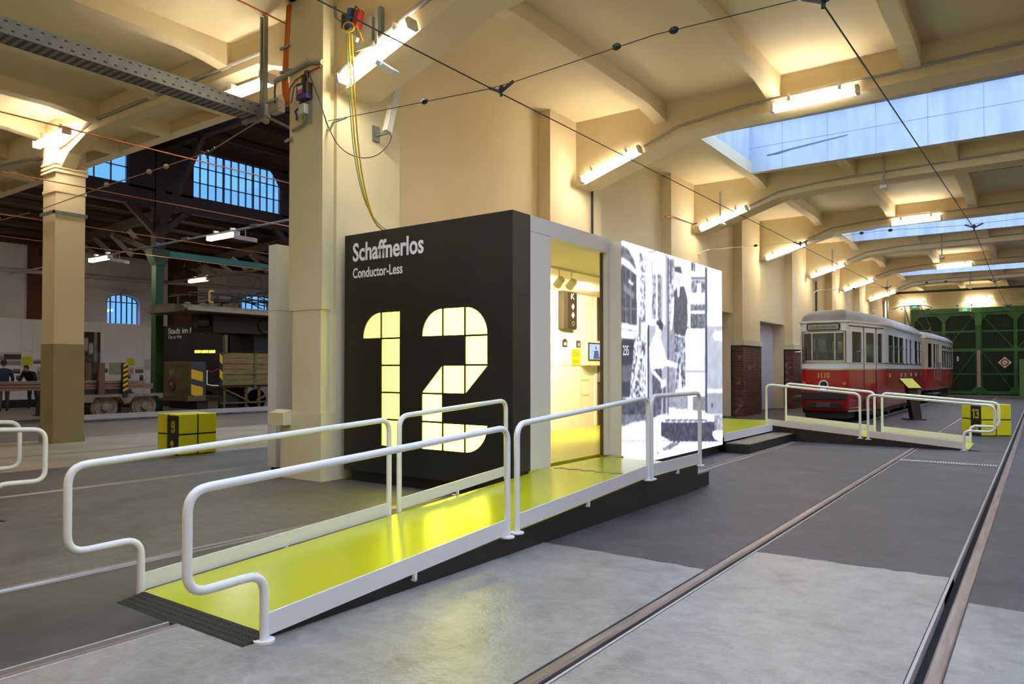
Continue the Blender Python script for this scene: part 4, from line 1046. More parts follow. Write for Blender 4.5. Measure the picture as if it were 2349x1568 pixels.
# emergency lights hanging on grey struts
def hang(x, y, z0, z1, lbl):
    t = thing('emergency_light', lbl, 'light', (x, y, z0), 'emergency lights on struts')
    MB().box(x - .02, x + .02, y - .02, y + .02, z0, z1).build('strut', M_GREY, t)
    MB().box(x - .07, x + .07, y - .1, y + .22, z0 - .08, z0).build('fitting', M_PLASTIC, t, bevel=.01)
hang(-2.87, 18.42, 5.62, 6.33, 'small white emergency light on strut under the third beam')
hang(gy(2160, 540, 29.85).x, 29.85, 5.45, 6.33, 'small emergency light on strut under the fifth beam')
hang(gy(2225, 630, 41.8).x, 41.8, 5.45, 6.33, 'small emergency light on strut under the seventh beam')
for k, yb, px in ((3, BEAMS[3] + .04, 1655), (5, BEAMS[5] + .04, 1910), (7, BEAMS[7] + .04, 2035)):
    x = gy(px, 560, yb).x
    hang(x, yb - .06, 5.28, 6.05, 'emergency light on grey strut beside the wall lamp of the %s beam' % ORD[k])
for k, (x0, y0) in enumerate(((2105, 663), (2208, 655), (2310, 645))):
    p = gz(x0, y0, 6.30)
    t = thing('ceiling_fitting', 'small white ceiling fitting near the gate, %s of three' % ('left', 'middle', 'right')[k], 'fitting', tuple(p), 'fittings near the gate')
    MB().box(p.x - .25, p.x + .25, p.y - .15, p.y + .15, 6.2, 6.32).build('cover', M_PLASTIC, t, bevel=.02)
p = gz(2280, 380, 6.31)
t = thing('ceiling_vent', 'dark rectangular vent in the ceiling beyond the third beam', 'vent', tuple(p))
MB().box(p.x - .55, p.x + .55, p.y - .22, p.y + .22, 6.26, 6.33).build('vent_frame', M_DARK, t)
for i in range(6): MB().box(p.x - .5, p.x + .5, p.y - .19 + i * .07, p.y - .16 + i * .07, 6.25, 6.262).build('slat', M_GREY, t)

# ================================================================ OVERHEAD WIRES
def wire(name, pts, r, m, lbl, grp): return tag(MB().tube(pts, r, 6).build(name, m), lbl, 'wire', grp)
SY = [6.5, 18.8, 30.9, 43.0]
ZW = 4.5
def hanger(t, x, y, z, m=M_WIRE):
    MB().sph((x, y, z + .05), .035, .035, .045, 10, 7).build('insulator', m, t, True)
    MB().bar((x - .17, y, z + .10), (x - .02, y, z + .03), .02, .03).build('yoke_arm', m, t)
    MB().bar((x + .17, y, z + .10), (x + .02, y, z + .03), .02, .03).build('yoke_arm', m, t)
    MB().cyl((x, y, z + .02), (x, y, z - .03), .018, n=8).build('clamp', m, t)
wire('contact_wire', [(-4.86, -8, ZW)] + [(-4.85 + .05 * i, y, ZW) for i, y in enumerate(SY)] + [(-4.8, 48.8, ZW + .2)], .0075, M_WIRE, 'black contact wire over the ramp and kiosk towards the tram', 'overhead wires')
wire('contact_wire', [(-1.6, -8, ZW)] + [(x, y, ZW) for x, y in zip((-1.46, -1.16, -1.3, -1.3), SY)] + [(-1.0, 48.8, ZW + .2)], .0075, M_WIRE, 'black contact wire over the right hand track', 'overhead wires')
for i, y in enumerate(SY):
    t = thing('span_wire', 'span wire with insulators crossing the hall, %s from the front' % ('nearest', 'second', 'third', 'farthest')[i], 'wire', (-4, y, ZW), 'span wires')
    x0 = -7.40
    MB().tube([(x0, y - (.3 if i == 0 else 0), ZW + .12), (-5.02, y, ZW + .09), (-4.68, y, ZW + .09), (-3.0, y, ZW + .16), (-1.55, y, ZW + .10), (-1.2, y, ZW + .10), (3, y, ZW + .2), (8.5, y, ZW + .35)], .005, 6).build('steel_wire', M_WIRE if i == 0 else M_GREY, t)
    for x in (-3.41, -2.80, -5.9, .7): MB().sph((x, y if x > -5 or i else y - .11, ZW + .15 if x > -5 else ZW + .105), .05, .035, .035, 10, 7).build('strain_insulator', M_DARK, t, True)
    hanger(t, -4.85 + .05 * i, y, ZW); hanger(t, (-1.46, -1.16, -1.3, -1.3)[i], y, ZW)
    MB().tube([(x0 - .04, y - (.3 if i == 0 else 0), ZW + .02), (x0 + .04, y - (.3 if i == 0 else 0), ZW + .0), (x0 + .1, y - (.3 if i == 0 else 0), ZW + .08), (x0 + .3, y - (.25 if i == 0 else 0), ZW + .12)], .016, 6).build('wall_hook', M_HOUS, t, True)
for i, x in enumerate((-10.03, -13.06, -16.62, -19.36)):
    wire('contact_wire', [(x, -3, ZW), (x, 6.0, ZW), (x, 26.9, ZW)], .009, M_COPPER, 'copper contact wire in the left aisle, %s from the right' % ('first', 'second', 'third', 'fourth')[i], 'copper wires in the left aisle')
t = thing('span_wire', 'pale span wire with knob insulators between big pillar and slender column', 'wire', (-11, 5.9, ZW), 'span wires')
yA = 5.95
MB().tube([(-7.9, yA - .1, ZW + .30), (-9.7, yA, ZW + .06), (-12.7, yA, ZW + .02), (-15.5, yA + .1, ZW + .0)], .009, 6).build('steel_wire', mat('pale_rope', (.35, .28, .2), .7), t)
MB().tube([(-16.05, yA + .1, ZW), (-19, yA + .1, ZW + .05), (-24, yA + .1, ZW + .1)], .009, 6).build('steel_wire', MATS['pale_rope'], t)
for x in (-8.35, -10.85, -11.35, -12.72, -17.3): MB().sph((x, yA, ZW + .04 + (.2 if x > -9 else 0)), .055, .04, .04, 10, 7).build('knob_insulator', MATS['pale_rope'], t, True)
hanger(t, -9.72, yA, ZW, M_DARK)
t2 = thing('tension_band', 'steel band clamped round the slender column', 'band', (-15.78, 6.57, ZW))
for (a, b, c, d) in ((-16.1, -15.46, 6.24, 6.27), (-16.1, -15.46, 6.87, 6.90), (-16.1, -16.07, 6.24, 6.9), (-15.49, -15.46, 6.24, 6.9)): MB().box(a, b, c, d, 4.46, 4.52).build('band_side', M_GALV, t2)
t = thing('cable_stub', 'orange cable stub with dark wire on the pilaster above the lightbox', 'cable', (-7.4, 17.2, 5))
_p = [gx(1527, 497, -7.41), gx(1546, 497, -7.38), gx(1590, 514, -7.40)]
MB().tube([_p[0], _p[1]], .02, 6).build('orange_piece', M_ORANGE, t)
MB().tube([_p[1], _p[2], (-7.3, 18.4, _p[2].z + .02)], .012, 6).build('dark_wire', M_WIRE, t)
# stove pipe and downpipes on the left wall
tag(MB().cyl((-7.38, 13.0, 0.3), (-7.38, 13.0, 5.1), .025, n=8).build('downpipe', M_WIRE), 'thin dark pipe on the pilaster behind the lightbox', 'pipe')
tag(MB().cyl((-7.36, 31.2, 0.3), (-7.36, 31.2, 5.0), .04, n=8).build('downpipe', M_WIRE), 'dark vertical pipe on the left wall above the tram roof', 'pipe')
o = MB().cyl((-6.9, 44.5, 0), (-6.9, 44.5, 5.2), .14, n=14).build('flue_pipe', M_CHROME, None, True); tag(o, 'shiny steel flue pipe near the end wall', 'pipe')
o = MB().cyl((-6.55, 48.95, 3.8), (-6.55, 48.95, 5.0), .05, n=10).build('flue_pipe', M_GREY, None, True); tag(o, 'short grey pipe on the cream brick end wall', 'pipe')
tag(MB().bar((-7.4, 44.8, 5.62), (8.4, 44.8, 5.62), .07, .12).build('cross_girder', M_DARK), 'dark thin girder across the hall just before the gate', 'girder')

# ================================================================ FITTINGS ON THE BIG PILLAR
tray = thing('cable_tray', 'perforated galvanised cable tray hanging at the upper left', 'tray', (-8.75, 3, 4.9))
TX, TZ = -8.72, 4.93
MB().box(TX - .30, TX, -6, 6.28, TZ, TZ + .006).build('tray_bottom', M_GALV, tray)
for x in (TX, TX - .30): MB().box(x - .004, x + .004, -6, 6.28, TZ, TZ + .17).build('tray_side', M_GALV, tray)
sl = MB()
for i in range(62):
    y = -1 + i * .117
    sl.box(TX + .0035, TX + .0055, y, y + .035, TZ + .035, TZ + .05); sl.box(TX + .0035, TX + .0055, y + .05, y + .085, TZ + .125, TZ + .137)
sl.build('side_slots', M_GAP, tray)['kind'] = 'stuff'
sl = MB()
for i in range(80):
    for j in range(6): sl.box(TX - .28 + j * .045, TX - .255 + j * .045, -1 + i * .09, -.955 + i * .09, TZ - .001, TZ)
sl.build('bottom_slots', M_GAP, tray)['kind'] = 'stuff'
MB().cyl((TX - .1, -5.9, TZ + .07), (TX - .1, 6.2, TZ + .07), .04, n=8).build('laid_cable', M_DARK, tray)
hs = thing('tray_hanger', 'slotted steel channel holding the end of the cable tray', 'bracket', (TX + .02, 6.15, TZ))
for dx in (0, .07): MB().box(TX + .01 + dx, TX + .04 + dx, 6.1, 6.16, TZ - .08, ZC - .02).build('channel', M_GALV, hs)
s_ = MB()
for i in range(22): s_.box(TX + .035, TX + .085, 6.13, 6.14, TZ + .03 + i * .058, TZ + .055 + i * .058)
s_.build('rungs', M_GALV, hs)['kind'] = 'stuff'
MB().bar((TX - .36, 6.1, TZ - .03), (TX + .14, 6.1, TZ - .03), .05, .05).build('cross_arm', M_GALV, hs)
MB().bar((TX + .1, 6.15, TZ - .02), (-8.1, 6.15, TZ - .28), .04, .03).build('stay_arm', M_GALV, hs)
jb = thing('junction_box', 'small grey junction box at the tray end', 'box', (-8.45, 6.2, 4.95))
MB().box(-8.58, -8.36, 6.14, 6.26, 4.94, 5.1).build('box', M_GREY, jb, bevel=.01)
MB().box(-8.6, -8.34, 6.12, 6.14, 5.08, 5.11).build('lid_rim', M_GREY, jb)
ob = thing('cable_bundle', 'bundle of orange cables running down beside the pillar', 'cables', (-8.2, 6.2, 5.2))
for i in range(9):
    x = -8.16 + (i % 5) * .018; yy = 6.12 + (i // 5) * .02
    MB().tube([(x + .02, yy, 6.30), (x - .03, yy, 5.75), (x - .08 + i * .004, yy, 5.30), (x - .06 + i * .006, yy, 5.12 - i * .006), (x - .0, yy, 5.0), (x + .04, yy + .1, 4.94)], .009, 6).build('cable', M_ORANGE, ob, True)
for z in (5.72, 5.40):
    MB().box(-8.26, -8.06, 6.09, 6.11, z, z + .03).build('clip_bar', M_GALV, ob)
tag(MB().tube([(-8.6, 1.5, 6.28), (-8.4, 4.0, 6.22), (-8.3, 5.6, 6.16), (-8.14, 6.10, 6.05)], .012, 6).build('orange_cable', M_ORANGE), 'single orange cable along the ceiling to the pillar', 'cable')
tag(MB().tube([(-8.10, 6.11, 5.02), (-8.08, 6.11, 5.15), (-7.95, 6.11, 5.25), (-7.75, 6.11, 5.29), (-7.44, 6.11, 5.31)], .011, 6).build('orange_cable', M_ORANGE), 'single orange cable bent round the pillar below the pipe', 'cable')
pp = thing('conduit_pipe', 'grey plastic conduit pipe across the front of the big pillar', 'pipe', (-7.9, 6.1, 5.35))
MB().tube([(-8.36, 6.10, 5.32), (-7.68, 6.10, 5.42), (-7.42, 6.12, 5.36)], .035, 10).build('pipe', M_GREY, pp, True)
MB().cyl((-7.70, 6.10, 5.38), (-7.70, 6.10, 5.47), .012, n=8).build('saddle', M_GREY, pp)
MB().tube([(-8.36, 6.10, 5.32), (-8.40, 6.12, 5.2), (-8.42, 6.14, 5.05)], .012, 6).build('lead', M_DARK, pp)
xf = thing('power_adapter', 'black adapter box with blue and pink label on the big pillar', 'adapter', (-7.72, 6.1, 5.05))
MB().box(-7.83, -7.62, 6.03, 6.13, 4.98, 5.14).build('case', M_DARK, xf, bevel=.01)
MB().box(-7.83, -7.62, 6.028, 6.131, 4.93, 4.985).build('blue_base', mat('blue_label', (.03, .03, .22), .4), xf)
MB().box(-7.80, -7.70, 6.027, 6.03, 5.0, 5.05).build('pink_label', mat('pink_label', (.55, .08, .35), .5), xf)
MB().box(-7.80, -7.70, 6.027, 6.03, 5.055, 5.10).build('white_label', M_PLASTIC, xf)
MB().box(-7.76, -7.70, 6.06, 6.1, 5.14, 5.25).build('plug', M_DARK, xf)
MB().tube([(-7.72, 6.08, 5.24), (-7.71, 6.08, 5.30), (-7.66, 6.08, 5.30), (-7.64, 6.08, 5.20)], .008, 6).build('lead', M_DARK, xf)
MB().tube([(-7.80, 6.08, 5.12), (-7.85, 6.08, 5.17), (-7.95, 6.09, 5.14), (-8.02, 6.10, 4.95)], .006, 6).build('lead', M_DARK, xf)
MB().tube([(-7.80, 6.09, 4.93), (-7.85, 6.09, 4.85), (-7.92, 6.09, 4.82), (-7.88, 6.09, 4.74), (-7.9, 6.09, 4.70)], .012, 6).build('blue_coil', MATS['blue_label'], xf)
sb = thing('socket_box', 'white socket box on a grey plate on the big pillar', 'socket', (-7.73, 6.1, 4.75))
MB().box(-7.80, -7.62, 6.12, 6.132, 4.62, 4.92).build('back_plate', M_GREY, sb)
MB().box(-7.80, -7.68, 6.04, 6.12, 4.74, 4.87).build('socket', M_PLASTIC, sb, bevel=.008)
MB().tube([(-7.72, 6.09, 4.74), (-7.71, 6.08, 4.66), (-7.76, 6.08, 4.61), (-7.82, 6.09, 4.60)], .01, 6).build('earth_lead', M_GCAB, sb)
tag(MB().tube([(-7.98, 6.09, 4.58), (-7.80, 6.09, 4.61)], .02, 8).build('pipe_stub', M_GREY), 'short grey pipe stub below the white socket box', 'pipe')
tag(MB().tube([(-8.12, 6.09, 4.46), (-7.99, 6.09, 4.48)], .02, 8).build('pipe_stub', M_GREY), 'shorter grey pipe stub at the pillar edge', 'pipe')
an = thing('panel_antenna', 'white slanted bar antenna on a bracket beside the pillar', 'antenna', (-7.2, 7.1, 4.7))
a0, a1 = gx(888, 303, -7.2), gx(910, 199, -7.2)
MB().bar(a0, a1, .09, .11, up=(0, 1, .2)).build('antenna_bar', M_PLASTIC, an, bevel=.008)
MB().bar(a0 + Vector((-.22, 0, -.01)), a0 + Vector((.02, 0, -.01)), .04, .03).build('arm', M_GALV, an)
MB().box(-7.43, -7.40, a0.y - .06, a0.y + .06, a0.z - .09, a0.z + .12).build('wall_plate', M_GALV, an)
bc = [(-7.64, 6.08, 5.26)] + [gx(x, y, X) for x, y, X in ((735, 235, -7.42), (752, 290, -7.41), (775, 335, -7.40), (805, 357, -7.39), (840, 364, -7.36), (870, 355, -7.30), (893, 330, -7.22), (899, 312, -7.19))] + [tuple(a0)]
tag(MB().tube(fillet(bc, .2, 3), .006, 6).build('black_lead', M_DARK), 'thin black lead sagging from adapter to antenna', 'cable')
# socket cluster with yellow cables
sc_ = thing('socket_cluster', 'cluster of blue and red power sockets on the front beam', 'socket', (-6.9, 6.25, 5.7))
YS = 6.30
MB().box(-7.0, -6.72, YS, YS + .08, 5.45, 5.83).build('mounting_plate', M_GREY, sc_)
c = gy(805, 40, YS - .05); MB().obox(c, (1, 0, -.3), (0, 1, 0), (.3, 0, 1), .05, .05, .11).build('blue_socket', M_BLUE, sc_, bevel=.02)
c = gy(822, 44, YS - .05); MB().obox(c, (1, 0, -.3), (0, 1, 0), (.3, 0, 1), .05, .05, .11).build('red_socket', M_RED, sc_, bevel=.02)
c = gy(792, 50, YS - .05); MB().obox(c, (1, 0, 0), (0, 1, 0), (0, 0, 1), .035, .04, .09).build('black_plug', M_DARK, sc_, bevel=.01)
pts = [gy(800 + 13 * math.cos(a * .63), 62 + 11 * math.sin(a * .63), YS - .1) for a in range(11)]
MB().tube(pts, .011, 6).build('cable_coil', M_YCAB, sc_, True)
MB().tube([gy(818, 58, YS - .1), gy(826, 80, YS - .1), gy(832, 95, YS - .1), gy(826, 75, YS - .1)], .011, 6).build('cable_coil', M_YCAB, sc_, True)
MB().tube([gy(812, 28, YS - .05), gy(816, 14, YS - .05), gy(822, 20, YS - .05), gy(820, 34, YS - .05)], .008, 6).build('black_loop', M_DARK, sc_, True)
MB().bar(gy(768, 15, YS - .02), gy(770, 40, YS - .02), .03, .02).build('bracket', M_GALV, sc_)
MB().bar(gy(770, 40, YS - .02), gy(786, 52, YS - .02), .03, .02).build('bracket', M_GALV, sc_)
MB().bar(gy(788, 72, YS - .06), gy(820, 92, YS - .06), .04, .05).build('connector_row', M_PLASTIC, sc_)
for k, (dx, m, lbl) in enumerate(((0, M_YCAB, 'left yellow cable hanging down to the kiosk roof'), (7, M_YCAB, 'right yellow cable hanging down to the kiosk roof'), (-5, M_GCAB, 'thin green cable hanging beside the yellow ones'))):
    ends = [(800 + dx, 78, 6.12), (803 + dx, 140, 6.1), (808 + dx, 250, 6.12), (815 + dx, 340, 6.2), (828 + dx * .8, 420, 6.3), (845 + dx * .5, 480, 6.42), (868 + (0 if k < 2 else 10), 526, 6.5)]
    pts = [gy(a, b, y) for a, b, y in ends]; pts.append(pts[-1] + Vector((.12, .2, -.04)))
    tag(MB().tube(fillet(pts, .3, 3), .010 if k < 2 else .006, 6).build('hanging_cable', m, None, True), lbl, 'cable', 'cables hanging to the kiosk')
su = thing('strut_channel', 'grey vertical steel channel on the front beam above the lamp', 'bracket', (-6.6, 6.33, 5.6))
MB().box(-6.655, -6.615, 6.30, 6.38, 5.35, 5.93).build('channel', M_GREY, su)
MB().box(-6.615, -6.57, 6.32, 6.38, 5.60, 5.92).build('flange', M_GALV, su)
el = thing('emergency_light', 'white emergency light with green dot under the front beam lamp', 'light', (-6.3, 6.2, 5.05))
MB().obox(gy(888, 156, 6.2), (.8, .0, -.55), (0, 1, 0), (.55, 0, .8), .17, .055, .032).build('fitting', M_PLASTIC, el, bevel=.008)
MB().sph(gy(874, 146, 6.14), .018, .01, .01, 8, 6).build('indicator', emat('green_led', (.1, 1, .5), 1.5), el)
MB().bar(gy(868, 143, 6.2), (-6.42, 6.4, 5.42), .02, .02).build('stem', M_GREY, el)
# white exhibition wall end behind the pillar
pn = thing('partition_panel', 'tall white partition end standing left of the big pillar', 'partition', (-8.85, 6.9, 0))
MB().box(-8.93, -8.74, 6.42, 7.9, .05, 2.26).build('lower_board', mat('cool_white_board', (.78, .82, .84), .5), pn)
MB().box(-8.93, -8.74, 6.42, 7.9, 2.265, 3.2).build('upper_board', MATS['cool_white_board'], pn)
MB().box(-8.90, -8.77, 6.46, 7.86, 0, .05).build('plinth', M_SKIRT, pn)
# drain grate between the rails
gr = thing('drain_grate', 'galvanised drain grate across the right hand track', 'grate', (-1.15, 12.97, 0))
MB().box(-1.82, -.53, 12.88, 13.05, -.03, .002).build('channel', M_GAP, gr)
for i in range(36): MB().box(-1.815 + i * .0357, -1.795 + i * .0357, 12.885, 13.045, .0, .010).build('bar', mat('bright_zinc', (.55, .60, .68), .35, .3), gr)
for y in (12.88, 13.04): MB().box(-1.82, -.53, y, y + .012, .0, .010).build('edge_bar', MATS['bright_zinc'], gr)
# ================================================================ TRAMS
class Hull:
    """closed plan outline (counter-clockwise) with arc-length lookup"""
    def __init__(s, pts):
        s.p = [Vector((a, b)) for a, b in pts]; s.n = len(pts); s.c = [0]
        for i in range(s.n): s.c.append(s.c[-1] + (s.p[(i + 1) % s.n] - s.p[i]).length)
        s.L = s.c[-1]
    def at(s, u):
        u %= s.L
        for i in range(s.n):
            if u <= s.c[i + 1] + 1e-9:
                d = s.p[(i + 1) % s.n] - s.p[i]; q = s.p[i] + d * ((u - s.c[i]) / max(d.length, 1e-9)); d.normalize()
                return q, Vector((d.y, -d.x))
    def span(s, u0, u1):
        us = [u0] + [c for c in s.c + [c + s.L for c in s.c] if u0 + 1e-6 < c < u1 - 1e-6] + [u1]
        return us
    def strip(s, mb, u0, u1, z0, z1, t=.04, out=0.0, taper=0.0):
        us = s.span(u0, u1); vs = []
        for u in us:
            q, n = s.at(u if u < s.L or u > s.L + 1e-6 else s.L - 1e-6)
            for z, w in ((z0, out), (z1, out - taper), (z1, out - taper - t), (z0, out - t)): vs.append((q.x + n.x * w, q.y + n.y * w, z))
        m = len(us); fs = [tuple(range(3, -1, -1)), tuple(4 * (m - 1) + k for k in range(4))]
        for i in range(m - 1):
            for k in range(4): fs.append((4 * i + k, 4 * i + (k + 1) % 4, 4 * i + 4 + (k + 1) % 4, 4 * i + 4 + k))
        mb.add(vs, fs); return mb
    def find(s, x, y):
        best = min(range(400), key=lambda k: (s.at(s.L * k / 400)[0] - Vector((x, y))).length); u0 = s.L * best / 400
        return min((u0 + s.L / 400 * (k / 20 - 1) for k in range(41)), key=lambda u: (s.at(u)[0] - Vector((x, y))).length) % s.L
def tram_outline(cx, y0, y1, hw, nw, tl, r=.16):
    """tapered ends; starts at the rear left going counter-clockwise"""
    pts = [(cx - nw, y0), (cx + nw, y0), (cx + hw, y0 + tl), (cx + hw, y1 - tl), (cx + nw, y1), (cx - nw, y1), (cx - hw, y1 - tl), (cx - hw, y0 + tl)]
    out = []; n = len(pts)
    for i in range(n):
        a, b, c = (Vector((*pts[j % n], 0)) for j in (i - 1, i, i + 1)); d0, d1 = (a - b).normalized(), (c - b).normalized(); rr = r if i in (0, 1, 4, 5) else .5
        p, q = b + d0 * rr, b + d1 * rr
        for k in range(6): u = k / 5; w = p * (1 - u) ** 2 + b * 2 * u * (1 - u) + q * u * u; out.append((w.x, w.y))
    return out
TC = -4.80
def loft_rings(mb, rings, cap=True):
    n = len(rings[0]); vs = [p for r in rings for p in r]
    fs = [(i * n + k, i * n + (k + 1) % n, (i + 1) * n + (k + 1) % n, (i + 1) * n + k) for i in range(len(rings) - 1) for k in range(n)]
    if cap: fs.append(tuple((len(rings) - 1) * n + k for k in range(n))); fs.append(tuple(range(n - 1, -1, -1)))
    return mb.add(vs, fs)
def ring(pts, cx, cy, sx, ly, z):
    """outline narrowed by sx in x and pulled in by ly metres at both ends"""
    yy = [p[1] for p in pts]; h = (max(yy) - min(yy)) / 2; f = (h - ly) / h
    return [(cx + (p[0] - cx) * sx, cy + (p[1] - cy) * f, z) for p in pts]
t1 = thing('tram_car', 'red and white tram with destination sign and number 1110', 'tram', (TC, 27.5, 0))
Y0, Y1 = 21.1, 34.0; CYT = (Y0 + Y1) / 2
op = tram_outline(TC, Y0, Y1, 1.13, .60, 2.4); hull = Hull(op)
loft_rings(MB(), [ring(op, TC, CYT, .90, .16, .30), ring(op, TC, CYT, .97, .05, .40), ring(op, TC, CYT, 1, 0, .60), ring(op, TC, CYT, 1, 0, 1.43)]).build('lower_body', M_TRED, t1, True)
loft_rings(MB(), [ring(op, TC, CYT, 1.006, -.006, 1.425), ring(op, TC, CYT, 1.006, -.006, 1.46)]).build('belt_trim', M_CHROME, t1, True)
loft_rings(MB(), [ring(op, TC, CYT, 1.0, 0, 1.45), ring(op, TC, CYT, 1.0, 0, 1.62)]).build('white_belt', M_TWHITE, t1, True)
loft_rings(MB(), [ring(op, TC, CYT, 1.012, -.012, 1.60), ring(op, TC, CYT, 1.012, -.012, 1.63)]).build('belt_trim', M_CHROME, t1, True)
loft_rings(MB(), [ring(op, TC, CYT, 1.0, 0, 2.46), ring(op, TC, CYT, .99, .02, 2.72)]).build('cornice', M_TWHITE, t1, True)
loft_rings(MB(), [ring(op, TC, CYT, 1.03, -.03, 2.71), ring(op, TC, CYT, 1.03, -.03, 2.76)]).build('gutter', M_TWHITE, t1, True)
loft_rings(MB(), [ring(op, TC, CYT, 1.0, .02, 2.75), ring(op, TC, CYT, .95, .12, 2.90), ring(op, TC, CYT, .80, .40, 3.03), ring(op, TC, CYT, .52, .85, 3.11), ring(op, TC, CYT, .2, 1.3, 3.14)]).build('roof', M_ROOF, t1, True)
for y in (25.2, 30.5):
    MB().sph((TC, y, 3.14), .32, .42, .13, 14, 8).build('roof_vent', M_ROOF, t1, True)
# windows round the hull: (u0,u1); walls fill the rest between 1.62 and 2.46
uf0, uf1 = hull.find(TC - .53, Y0), hull.find(TC + .53, Y0)
wins = [(uf0, uf1)]
def side(y): return hull.find(TC + 1.13, y)
tap = lambda f: hull.find(TC + .60 + .53 * f, Y0 + 2.4 * f)
doors = [(tap(.12), tap(.36)), (tap(.48), tap(.70)), (tap(.80), tap(.94))]
wins += doors
wins += [(side(a), side(b)) for a, b in ((24.15, 25.05), (25.17, 26.05), (26.17, 27.05), (27.55, 27.95), (28.45, 28.95), (29.7, 30.55), (30.67, 31.4), (31.7, 32.6))]
uother = hull.find(TC + .2, Y1)
left = []
for a, b in ((33.5, 32.2), (31.4, 30.4), (30.2, 29.2), (29.0, 28.0), (27.5, 26.5), (26.3, 25.3), (25.1, 24.1)): left.append((hull.find(TC - 1.13, a), hull.find(TC - 1.13, b)))
rear = [(hull.find(TC + .5, Y1), hull.find(TC - .5, Y1))]
allw = sorted([w for w in wins + rear + left if w[1] > w[0]])
cur = 0.0
for a, b in allw + [(hull.L - 1e-4, 0)]:
    if a > cur: hull.strip(MB(), cur, a, 1.62, 2.46).build('window_post', M_TWHITE, t1)
    cur = b
for a, b in allw:
    hull.strip(MB(), a, b, 1.62, 2.46, .008, -.018).build('window_pane', M_TGLASS, t1)
# chrome frames
fr = MB(); hull.strip(fr, uf0 - .02, uf0 + .02, 1.62, 2.46, .03, .012); hull.strip(fr, uf1 - .02, uf1 + .02, 1.62, 2.46, .03, .012)
hull.strip(fr, uf0, uf1, 1.64, 1.68, .03, .012); hull.strip(fr, uf0, uf1, 2.42, 2.46, .03, .012)
for f in (.22, .78): u = uf0 + (uf1 - uf0) * f; hull.strip(fr, u - .014, u + .014, 1.64, 2.46, .03, .012)
fr.build('windscreen_frame', M_CHROME, t1)
fr = MB(); hull.strip(fr, uf0 - .04, uf1 + .04, 1.615, 1.64, .02, .006); hull.strip(fr, uf0 - .04, uf1 + .04, 2.455, 2.475, .02, .006); hull.strip(fr, uf0 - .045, uf0 - .025, 1.63, 2.47, .02, .006); hull.strip(fr, uf1 + .025, uf1 + .045, 1.63, 2.47, .02, .006)
fr.build('windscreen_seal', M_DARK, t1)
fr = MB()
for a, b in wins[4:]: hull.strip(fr, a, b, 2.10, 2.13, .03, .0); hull.strip(fr, a, b, 1.62, 1.66, .03, .01)
fr.build('sash_bars', M_CHROME, t1)
fr = MB()
for f in (.42, .75): u = tap(f); hull.strip(fr, u - .012, u + .012, .38, 2.62, .02, .008)
fr.build('door_joints', M_DARK, t1)
fr = MB(); hull.strip(fr, tap(.05), tap(.97), 2.60, 2.625, .03, .015); fr.build('door_header', M_DARK, t1)
fr = MB(); hull.strip(fr, tap(.02), tap(.6), .30, .345, .04, .03); hull.strip(fr, side(27.4), side(29.2), .33, .37, .04, .02); fr.build('step_edge', M_CHROME, t1)
fr = MB()
for a in (24.2, 26.4, 27.3, 28.6, 29.8, 31.5): hull.strip(fr, side(a), side(a) + .22, 1.20, 1.32, .01, .006)
fr.build('enamel_plates', mat('enamel_plate', (.45, .5, .55), .3), t1)
yf = Y0 - .004
MB().prism([(TC - .40, 2.50), (TC + .40, 2.50), (TC + .43, 2.53), (TC + .43, 2.66), (TC + .40, 2.69), (TC - .40, 2.69), (TC - .43, 2.66), (TC - .43, 2.53)], 'y', Y0 - .03, Y0 + .05).build('sign_frame', M_DARK, t1)
MB().box(TC - .39, TC + .39, Y0 - .036, Y0 - .028, 2.525, 2.665).build('sign_blind', mat('blind_linen', (.36, .38, .28), .5), t1)
text('destination_lettering', 'Stadionbrücke', (TC - .33, Y0 - .036, 2.55), (1, 0, 0), (0, 0, 1), .66, .095, M_DARK, t1, .002)
text('fleet_number', '1110', (TC - .14, Y0 - .004, 1.205), (1, 0, 0), (0, 0, 1), .29, .14, M_GOLD, t1, .006, .015)
MB().tube([(TC + .0 + .11 * math.cos(a * math.pi / 12), Y0 - .03, 1.02 + .11 * math.sin(a * math.pi / 12)) for a in range(25)], .018, 8, False).build('headlamp_ring', M_LETTER, t1, True)
MB().cyl((TC, Y0 - .03, 1.02), (TC, Y0 + .02, 1.02), .10, n=20).build('headlamp', M_DARK, t1)
MB().prism([(TC - .58, .62), (TC + .58, .62), (TC + .58, .82), (TC - .58, .82)], 'y', Y0 - .05, Y0 + .05).build('buffer_band', M_DARK, t1, bevel=.01)
MB().prism([(TC - .42, .40), (TC + .42, .40), (TC + .46, .47), (TC + .42, .53), (TC - .42, .53), (TC - .46, .47)], 'y', Y0 - .0, Y0 + .1).build('coupling_slot', M_GAP, t1)
MB().box(TC - .18, TC + .18, Y0 - .10, Y0 + .1, .41, .54).build('coupling', mat('coupling_iron', (.05, .05, .055), .5), t1, bevel=.01)
for s in (-1, 1): MB().cyl((TC + s * .52, Y0 - .02, 1.06), (TC + s * .52, Y0 + .03, 1.06), .045, n=14).build('tail_lamp', mat('amber_lens', (.5, .2, .08), .3), t1)
MB().box(TC - .9, TC + .9, Y0 + 1.4, Y1 - 1.4, .16, .42).build('underframe', M_GAP, t1)
MB().box(TC - .55, TC + .55, Y0 + .25, Y0 + 1.2, .10, .30).build('cow_catcher', M_GAP, t1)
for y in (24.4, 26.2, 29.6, 31.4):
    for s in (-1, 1): MB().cyl((TC + s * .68, y, .33), (TC + s * .80, y, .33), .33, n=20).build('wheel', M_DARK, t1, True)
MB().box(TC - 1.0, TC + 1.0, Y0 + .5, Y1 - .5, .62, .68).build('cabin_floor', mat('cabin_floor', (.10, .07, .05), .6), t1)
ins = mat('cabin_wood', (.36, .25, .13), .6)
